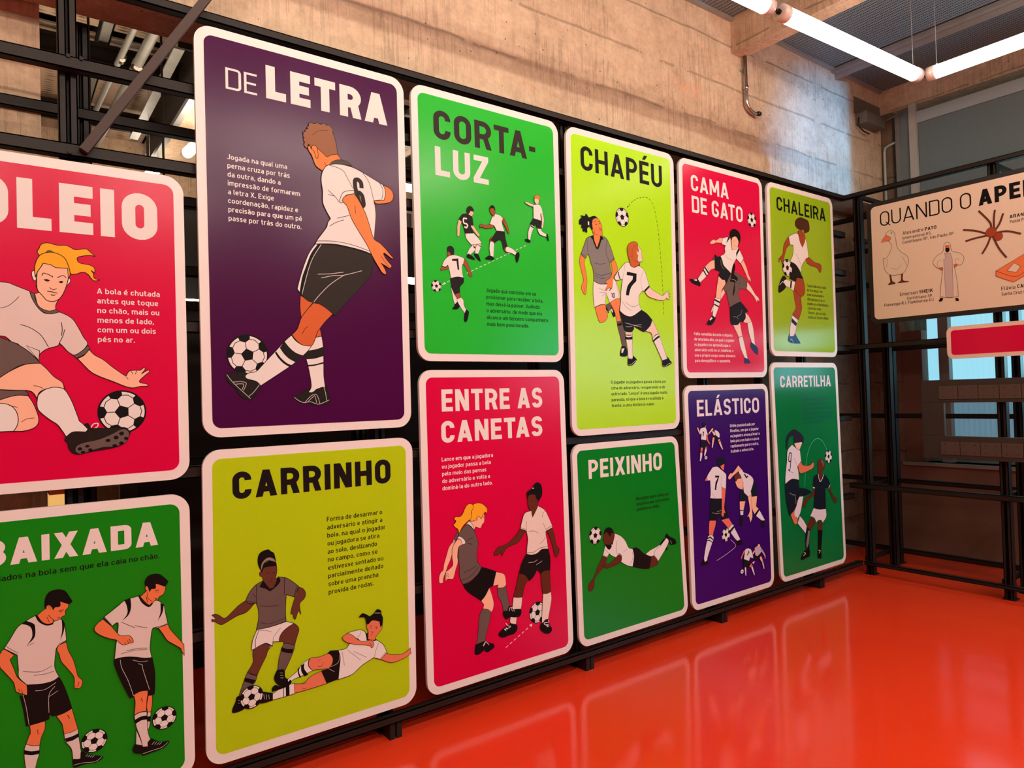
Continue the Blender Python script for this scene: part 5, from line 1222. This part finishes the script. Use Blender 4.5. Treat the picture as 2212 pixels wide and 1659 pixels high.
wg = thing('steel_scaffold', 'short black steel scaffold wing at right angles by the windows, carrying the pale nickname board', 'scaffold')
def rail_y(z, y0, y1, x, h=.04, d=.044, name='rail'):
    m = MB(); m.box((x, y0, z-h/2), (x+.005, y1, z+h/2)); m.box((x+d-.005, y0, z-h/2), (x+d, y1, z+h/2)); m.box((x, y0, z+h/2-.004), (x+d, y1, z+h/2)); m.box((x, y0, z-h/2), (x+d, y1, z-h/2+.004))
    return m.o(name, M_STEEL, wg)
rail_y(3.026, .2, 2.897, 5.53, .034)
for z in (1.81, .70): rail_y(z, .2, 2.897, 5.53)
rail_y(.093, .2, 2.795, 5.52, .026)
for z in (2.96, 2.66, 2.36, 1.80, 1.24, .70, .12): rail_y(z, .2, 3.28, 6.03, .036)
def post_y(x, y, z1):
    m = MB(); m.chan(x, y, 0, z1, .022, .06, ax='y'); m.chan(x, y+.032, 0, z1, .022, .06, ax='y'); m.box((x+.02, y+.022, 0), (x+.03, y+.032, z1))
    p = m.o('post', M_STEEL, wg); MB().box((x-.004, y-.012, 0), (x+.08, y+.066, .006)).o('foot_plate', M_STEEL, p)
post_y(5.55, 2.74, 3.03); post_y(5.86, 2.70, 2.98); post_y(6.06, 2.76, 2.98)
post_y(5.56, 1.80, 3.03); post_y(5.80, 1.78, 2.98); post_y(5.56, .72, 3.03); post_y(6.06, .70, 2.98)
for z in (3.035, 2.68, .70, .12):
    for y in (2.78, 1.84): MB().box((5.57, y, z-.015), (6.05, y+.03, z+.015)).o('cross_bar', M_STEEL, wg)

# small crimson sign and the black display box on the wing
cs = thing('small_sign', 'small plain crimson sign with a pale rounded border, under the pale nickname board', 'sign', (5.49, 2.125, 1.672), -math.pi/2)
sc_c = [(0, 232), (1300, 232), (1300, 0), (0, 0)]
slab('board', rounded(sc_c, 0, 45), .0006, .016, plain('sign_border', (.80,.60,.50), .4), cs)
slab('colour_field', rounded(sc_c, 28, 22), -.0002, .0006, field_mat('pink'), cs)['label'] = 'plain crimson field'
dbx = thing('display_box', 'black box frame with rows of small screwed plates around a long opening', 'display', (5.50, 2.315, .955), -math.pi/2)
M_BOX = plain('dark_box_paint', (.030,.021,.017), .5, var=.2)
m = MB(); m.box((0, 0, .57-.165), (1.6, .028, .57)); m.box((0, 0, 0), (1.6, .028, .165)); m.box((0, 0, .165), (.15, .028, .405)); m.box((1.45, 0, .165), (1.6, .028, .405))
bevel(m.o('box_frame', M_BOX, dbx), .003)
M_PLATE = plain('brown_plate', (.070,.045,.036), .5, var=.2)
pm = MB().box((0, -.006, 0), (.123, 0, .095)); pl0 = None
for zz in (.43, .03):
    for i in range(11):
        x = .12 + i*.127
        if pl0 is None:
            pl0 = bevel(pm.o('plate', M_PLATE, dbx), .002, 1); s0 = MB()
            for sx_, sz_ in ((.03, .02), (.03, .075), (.095, .02), (.095, .075)): s0.tube([(sx_, -.008, sz_), (sx_, -.006, sz_)], .004, 6)
            scr = s0.o('screws', M_BLACK, pl0); scr['kind'] = 'stuff'; p = pl0
        else:
            p = pl0.copy(); COL.objects.link(p); s_ = scr.copy(); COL.objects.link(s_); s_.parent = p; p.parent = dbx
        p.location = (x, 0, zz)

# ------------------------------------------------------------------ room shell
YB = 3.03; XR = 6.58; ZC = 4.2
def sbox(name, a, b, mat): return struct(name, MB().box(a, b).o(name, mat))
sbox('floor', (-4, -5, -.1), (7.4, 9, 0), M_FLOOR)
sbox('wall_back', (-.9, YB, 3.13), (XR, YB+.30, 4.35), M_CONC)           # deep concrete beam over the scaffold
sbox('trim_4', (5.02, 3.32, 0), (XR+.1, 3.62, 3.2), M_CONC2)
sbox('trim_5', (-1.6, 3.36, 0), (.165, 3.9, 4.3), M_CONC)
sbox('trim_1', (4.34, -5, 3.95), (4.48, YB, 4.4), M_CONC)                 # cross beam under the ceiling
sbox('trim_2', (.2, -5, 3.95), (.34, 2.7, 4.4), M_CONC)
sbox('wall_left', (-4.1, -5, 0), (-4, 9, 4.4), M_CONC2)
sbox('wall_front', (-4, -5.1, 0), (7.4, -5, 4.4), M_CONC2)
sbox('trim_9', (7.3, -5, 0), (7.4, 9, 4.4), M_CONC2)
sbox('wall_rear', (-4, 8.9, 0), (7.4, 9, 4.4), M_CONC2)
sbox('trim_3', (-4, 7.9, 3.45), (7.4, 8.2, 4.2), M_CONC)
# ceiling of the front room: perforated panels between steel bars
ce = struct('ceiling', MB().box((-4, -5, 4.26), (7.4, 9, 4.4)).o('ceiling', M_BLACK))
xs = [-4, -2.4, -.8, .2]; segx = [(-4,-2.4),(-2.4,-.8),(-.8,.2),(.34,1.75),(1.75,3.1),(3.1,4.34),(4.48,5.74),(5.80,6.62)]
for a, b in segx:
    for y0 in (-5, -3.4, -1.8, -.2, 1.42):
        MB().box((a+.012, y0+.012, 4.2), (b-.012, min(y0+1.6, YB)-.012, 4.22)).o('ceiling_panel', M_CEIL, ce)
for x in (5.74, 3.09, 1.74, -.81):
    MB().box((x, -5, 4.165), (x+.06, YB, 4.2)).box((x+.055, -5, 4.12), (x+.06, YB, 4.2)).o('ceiling_bar', M_GALV, ce)
MB().box((4.48, YB-.03, 4.18), (XR, YB, 4.21)).o('ceiling_bar', M_GALV, ce)
MB().box((.34, YB-.03, 4.18), (4.34, YB, 4.21)).o('ceiling_bar', M_GALV, ce)
# rear room ceiling
for i in range(11):
    for j in range(6):
        MB().box((-3+i*.62, 3.4+j*.78, 4.20), (-3+i*.62+.52, 3.4+j*.78+.66, 4.215)).o('ceiling_panel', M_CEILB, ce)
for i in range(11):
    MB().box((-3+i*.62-.08, 3.36, 4.17), (-3+i*.62-.02, 7.9, 4.2)).o('ceiling_bar', M_GALV, ce)

# right wall: concrete head beam, brown dado, windows of ribbed translucent sheet
M_DADO = plain('brown_dado_paint', (.19,.105,.068), .6, var=.25, scale=3)
M_WGREY = plain('grey_window_frame', (.30,.30,.27), .5, .3, var=.2)
sbox('wall_right', (XR, -5, 3.98), (XR+.3, 3.3, 4.35), M_CONC)
sbox('trim_6', (XR, -5, 0), (XR+.3, 3.3, .81), M_DADO)
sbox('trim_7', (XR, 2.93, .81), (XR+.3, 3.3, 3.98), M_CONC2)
sbox('trim_8', (XR+.02, 2.76, .81), (XR+.3, 2.93, 1.98), M_DADO)
wn = struct('window_1', MB().box((XR-.03, -5, .78), (XR+.16, 2.93, .81)).o('window_1', M_WGREY))
def pane(name, y0, y1, z0, z1, mat, rib=.02, x=XR+.14):
    n = max(2, int((y1-y0)/rib)); v = []; f = []
    for i in range(n+1):
        dx = .006 if i % 2 else 0; y = y0+(y1-y0)*i/n; v += [(x-dx, y, z0), (x-dx, y, z1)]
    f = [(2*i, 2*i+2, 2*i+3, 2*i+1) for i in range(n)]
    return obj(name, v, f, mat, wn)
M_PANE = emit('daylit_ribbed_sheet', (.20, .46, .56), WIN_LOW*.48); M_PANE2 = emit('daylit_ribbed_sheet_bright', (.32, .74, .88), WIN_LOW*3.6)
M_PANE4 = emit('unseen_daylit_sheet', (.35, .68, 1.0), WIN_LOW*2.5)  # panes out of view, glow raised to throw cool light on the panels
M_PANE3 = emit('dim_daylit_sheet', (.16, .35, .46), WIN_HIGH*3.0)
M_PANE.node_tree.nodes['Principled BSDF'].inputs['Base Color'].default_value = (.2,.3,.35,1)
ys = [(2.66, 2.76, M_PANE), (1.94, 2.56, M_PANE), (1.72, 1.90, M_PANE2), (.9, 1.66, M_PANE2), (-.1, .82, M_PANE4), (-1.1, -.18, M_PANE4), (-2.1, -1.18, M_PANE4), (-3.1, -2.18, M_PANE4)]
for y0, y1, mt in ys:
    pane('window_pane', y0, y1, 1.53, 2.62, mt)
    pane('window_pane', y0, y1, .84, 1.49, M_PANE3)
for y in (2.56, 1.90, 1.66, .82, -.18, -1.18, -2.18): MB().box((XR+.06, y, .81), (XR+.15, y+.08, 2.66)).o('mullion', M_WGREY, wn)
MB().box((XR+.06, -5, 1.49), (XR+.15, 2.93, 1.53)).o('transom', M_WGREY, wn); MB().box((XR+.06, -5, 2.62), (XR+.15, 2.93, 2.70)).o('transom', M_WGREY, wn)
# woven blind in front of the upper lights
bl = thing('roller_blind', 'wide grey woven roller blind over the upper window, right of the concrete corner', 'blind')
obj('blind_cloth', [(XR-.02,-5,2.55),(XR-.02,2.70,2.55),(XR-.02,2.70,3.86),(XR-.02,-5,3.86)], [(0,1,2,3)], M_BLIND, bl)
MB().box((XR-.035,-5,3.80),(XR-.005,2.72,3.90)).o('head_rail', plain('pale_rail', (.40,.45,.44), .5), bl)
MB().box((XR-.05,2.705,2.50),(XR-.01,2.765,3.98)).o('side_guide', plain('pale_guide', (.48,.46,.40), .55, var=.15), bl)
MB().box((XR-.03,2.765,2.50),(XR-.015,2.845,3.93)).o('side_cloth', plain('grey_cloth', (.17,.20,.21), .8, var=.15), bl)
MB().box((XR-.045,2.845,2.50),(XR-.01,2.885,3.93)).o('side_guide', plain('grey_guide', (.20,.21,.20), .55, var=.15), bl)
g2 = thing('gutter_pipe', 'thin pale pipe running down the corner and elbowing towards the grey blind', 'pipe')
MB().tube([(XR-.02,2.995,2.2),(XR-.02,2.995,3.63),(XR-.02,2.985,3.665),(XR-.02,2.95,3.68),(XR-.02,2.89,3.69)], .011, 10).o('pipe', plain('pale_pipe', (.42,.50,.50), .45), g2, True)
# junction box with rod in the corner
jb = thing('junction_box', 'grey sheet-metal junction box in the top right corner with a rod to the blind', 'junction box')
M_JB = plain('grey_box_metal', (.17,.155,.125), .5, .3, var=.2)
bevel(MB().box((6.12, 2.93, 3.80), (6.46, 3.03, 3.90)).o('box', M_JB, jb), .006)
MB().box((6.10, 3.022, 3.90), (6.56, 3.03, 4.05)).o('back_plate', M_JB, jb)
MB().tube([(6.46, 2.98, 3.86), (6.50, 2.90, 3.90), (6.52, 2.80, 3.93)], .010, 8).o('rod', M_JB, jb, True)
MB().tube([(6.12, 3.0, 3.86), (6.11, 3.0, 3.78), (6.18, 2.99, 3.745), (6.28, 2.99, 3.74)], .006, 6).o('cable', M_BLACK, jb, True)
# conduit elbow on the concrete wall
cd = thing('wall_conduit', 'polished metal conduit dropping from the cross beam and elbowing on the concrete wall', 'conduit')
pts = [(4.462, 3.0, 3.95), (4.462, 3.0, 3.62)] + [(4.462+.10*(1-math.cos(t)), 3.0, 3.62-.075*math.sin(t)) for t in (.3,.6,.9,1.2,1.57)] + [(4.585, 2.985, 3.545)]
MB().tube(pts, .014, 12).o('conduit', M_CHROME, cd, True)
MB().tube([(4.462, 3.0, 3.70), (4.462, 3.0, 3.73)], .019, 12).o('coupling', M_CHROME, cd, True)
MB().tube([(4.575, 2.986, 3.545), (4.60, 2.98, 3.545)], .017, 10).o('end_fitting', M_BLACK, cd, True)
MB().box((4.435, 3.018, 3.84), (4.49, 3.03, 3.86)).o('clip', M_GALV, cd)

# ------------------------------------------------------------------ hanging tube lamps
def lamp(p, q, label, mat, r=.042, ceil=4.27, group=None, detail=True):
    p = Vector(p); q = Vector(q); c = (p+q)/2; t = thing('tube_lamp', label, 'lamp', c, 0, group); d = (q-p).normalized(); L = (q-p).length
    P = lambda s: d*s
    MB().tube([P(-L/2+.05), P(L/2-.05)], r, 20, False).o('lit_tube', mat, t, True)
    for s in (-1, 1):
        e = MB().tube([P(s*(L/2-.055)), P(s*(L/2-.05)), P(s*(L/2-.008)), P(s*L/2)], [r*1.04, r*1.1, r*1.1, r*.7], 20).o('end_cap', M_CAP, t, True)
        if detail: MB().tube([P(s*L/2), P(s*(L/2+.012))], r*.35, 10).o('socket', M_BLACK, e)
        w = P(s*(L/2-.06)); MB().tube([w+Vector((0,0,r)), Vector((w.x, w.y, ceil-c.z))], .0014, 5).o('hanging_wire', M_GALV, t)
        if detail: MB().tube([w+Vector((0,0,r)), w+Vector((.0,.0,r+.02))], .006, 8).o('wire_clip', M_CHROME, t, True)
    return t
lamp((3.375, 2.050, 3.5), (4.835, 1.978, 3.5), 'lit frosted tube lamp hanging along the concrete wall, under the cross beam', M_TUBE)
lamp((4.872, 1.94, 3.5), (4.872, .46, 3.5), 'lit tube lamp at right angles, running out of the photo at the upper right', M_TUBE)
lamp((1.84, 2.10, 3.5), (3.30, 2.055, 3.5), 'tube lamp of which only one end shows at the top edge of the photo', M_TUBE)
lamp((.30, 2.15, 3.5), (1.76, 2.105, 3.5), 'lit frosted tube lamp out of view above the tall purple panel', M_TUBE)
lamp((-1.25, 2.2, 3.5), (.21, 2.155, 3.5), 'lit frosted tube lamp out of view above the large crimson panel', M_TUBE)
for i, (a, b) in enumerate((((4.872, .36, 3.5), (4.872, -1.1, 3.5)), ((3.3, -1.2, 4.05), (4.76, -1.2, 4.05)), ((1.7, -1.2, 4.05), (3.16, -1.2, 4.05)), ((.1, -1.2, 4.05), (1.56, -1.2, 4.05)), ((-1.5, -1.2, 4.05), (-.04, -1.2, 4.05)),
        ((3.1, -3.4, 4.05), (4.56, -3.4, 4.05)), ((.9, -3.4, 4.05), (2.36, -3.4, 4.05)), ((-1.3, -3.4, 4.05), (.16, -3.4, 4.05)))):
    lamp(a, b, 'added unseen tube lamp behind the photographer for more light', M_TUBE_F if i else M_TUBE, group='added tube lamps behind the photographer', detail=False)  # added lamps behind the camera, put in to brighten panels and floor
ps = thing('added_spotlight', 'added black spotlight out of view, standing in for daylight on the corner concrete', 'spotlight', SPOT)
k = .15/(YB-SPOT.y); hx0, hx1 = (4.0-SPOT.x)*k, (6.02-SPOT.x)*k; hz0, hz1 = (3.05-SPOT.z)*k, (4.20-SPOT.z)*k
m = MB(); m.box((-.09, .15, -.12), (hx0, .153, .08)); m.box((hx1, .15, -.12), (.20, .153, .08)); m.box((hx0, .15, -.12), (hx1, .153, hz0)); m.box((hx0, .15, hz1), (hx1, .153, .08)); m.o('shutter', M_BLACK, ps)  # added plate, its opening trims the light patch to a sharp edge
m = MB(); m.box((-.093, -.12, -.12), (-.09, .153, .08)); m.box((.20, -.12, -.12), (.203, .153, .08)); m.box((-.09, -.12, -.123), (.20, .153, -.12)); m.box((-.09, -.12, .08), (.20, .153, .083)); m.box((-.09, -.123, -.12), (.20, -.12, .08)); m.o('housing', M_BLACK, ps)
MB().tube([(.05, 0, .083), (.05, 0, .32)], .012, 8).o('hanger', M_BLACK, ps)
# power cable of the first lamp pair
pc = thing('power_cable', 'black cable looping between two tube lamps at the top of the photo', 'cable')
MB().tube([(3.30,2.055,3.5),(3.33,2.05,3.52),(3.345,2.05,3.50),(3.375,2.05,3.5)], .008, 8).o('cable', M_BLACK, pc, True)

# ------------------------------------------------------------------ the room behind the scaffold
for i, (x, y, z, L_) in enumerate(((1.40, 6.25, 3.70, .55), (1.20, 7.45, 3.70, .5))):
    lamp((x+.04, y-.5*L_*2, z), (x-.03, y+.5*L_, z), ('lit tube lamp behind the scaffold, left of the tall purple panel', 'bright spot of a lamp just above the edge of the large crimson panel')[i], M_TUBE_B, .045, detail=False)
for x, z, lb in ((1.37, 2.38, 'beside the large crimson panel'), (3.56, 3.74, 'in the gap right of the purple panel, upper one'), (3.52, 2.74, 'in the gap right of the purple panel, lower one'), (5.72, 3.71, 'in the gap left of the CHAPÉU panel, upper one'), (5.70, 3.32, 'in the gap left of the CHAPÉU panel, lower one')):
    y = 7.0 if z > 3.5 else 6.5
    x, z = x*y/6.5, 1.5+(z-1.5)*y/6.5
    lamp((x-.35, y, z), (x+.35, y, z), 'small bright lamp far back ' + lb, M_TUBE_B, .045, detail=False)
bm = thing('steel_beam', 'black steel beam with a perforated pale flange in the room behind, left of the tall purple panel', 'beam')
m = MB(); m.box((1.17, 5.2, 3.78), (1.19, 7.2, 4.15)); m.o('web', M_STEEL, bm); MB().box((1.06, 5.2, 4.0), (1.20, 5.22, 4.18)).o('end_plate', M_STEEL, bm)
MB().box((1.03, 5.2, 3.985), (1.10, 7.2, 4.0)).o('flange', M_GALV, bm)
bm = thing('steel_beam', 'pale perforated steel channel lower down in the room behind, ending above the small lamp', 'beam')
MB().box((1.20, 5.6, 3.93), (1.32, 7.6, 3.96)).box((1.20, 5.6, 3.96), (1.215, 7.6, 4.02)).o('flange', M_GALV, bm)
sl = thing('ceiling_slab', 'pale concrete slab edge seen from below beside the tall purple panel', 'slab')
MB().box((1.33, 5.6, 3.95), (3.0, 7.6, 4.05)).o('slab', M_CONC, sl)
MB().box((1.45, 6.1, 3.943), (1.55, 6.2, 3.95)).o('socket_plate', M_WHITE, sl)
for i, (a, b, r) in enumerate((((.945, 3.45, 4.0), (.80, 7.6, 4.0), .035), ((.84, 3.45, 4.02), (.70, 7.2, 4.02), .022))):
    p = thing('ceiling_pipe', ('thick pale pipe under the ceiling of the room behind', 'thin pale pipe beside the thick one under the ceiling of the room behind')[i], 'pipe')
    MB().tube([a, b], r, 14).o('pipe', M_GALV, p, True)
    MB().tube([(a[0]*.5+b[0]*.5, 5.6, a[2]), (a[0]*.5+b[0]*.5, 5.68, a[2])], r*1.25, 14).o('coupling', M_CHROME, p, True)
for i, y in enumerate((5.0, 5.75, 7.0)):
    b = thing('steel_beam', ('dark steel cross beam in the room behind, nearest of three', 'dark steel cross beam in the room behind, middle of three', 'dark steel cross beam in the room behind, farthest of three')[i], 'beam')
    m = MB().box((-3, y, 4.0), (5.0, y+.09, 4.012)).box((-3, y+.04, 4.0), (5.0, y+.05, 4.15)).box((-3, y, 4.138), (5.0, y+.09, 4.15)); m.o('i_beam', M_STEEL, b)
for i, x in enumerate((.52, .95)):
    t = thing('hanging_rod', 'thin black rod hanging in front of the rear concrete beam, ' + ('left one' if i == 0 else 'right one'), 'rod')
    MB().tube([(x, 5.2, 2.0), (x, 5.2, 4.2)], .008, 6).o('rod', M_BLACK, t)
# dark screens and walls behind the lower panels
for i, (a, b) in enumerate(((.62, 1.9), (1.9, 3.2), (3.2, 4.6))):
    t = thing('perforated_screen', 'black perforated metal screen behind the panels, ' + ('left section', 'middle section', 'right section')[i], 'screen')
    MB().box((a, 4.3, .1), (b-.02, 4.303, 2.05)).o('sheet', M_PERF, t); MB().box((a, 4.29, 2.05), (b-.02, 4.33, 2.10)).o('frame', M_STEEL, t); MB().box((a, 4.29, 0), (b-.02, 4.33, .1)).o('frame', M_STEEL, t)
t = thing('partition', 'tall black partition in the room behind the scaffold', 'partition')
MB().box((.9, 7.2, 0), (6.5, 7.26, 3.42)).o('sheet', M_BLACK, t); MB().box((.9, 7.17, 3.40), (6.5, 7.29, 3.44)).o('top_rail', M_STEEL, t)
t = thing('glowing_cabinet', 'cream wall piece, its light put in as glow, glimpsed between the two left panels', 'cabinet')
MB().box((.40, 7.9, .0), (.60, 8.2, .69)).o('body', emit('glowing_cream', (.95, .55, .16), .75), t); MB().box((.40, 7.88, .69), (.60, 8.2, .74)).o('top', plain('orange_top', (.8,.15,.03), .4), t)  # body glows in place of light falling on it, no lamp inside
area('rear_room_fill', (1.2, 5.6, 3.2), (math.radians(180), 0, 0), 3, 2, 34, (1, .78, .56))
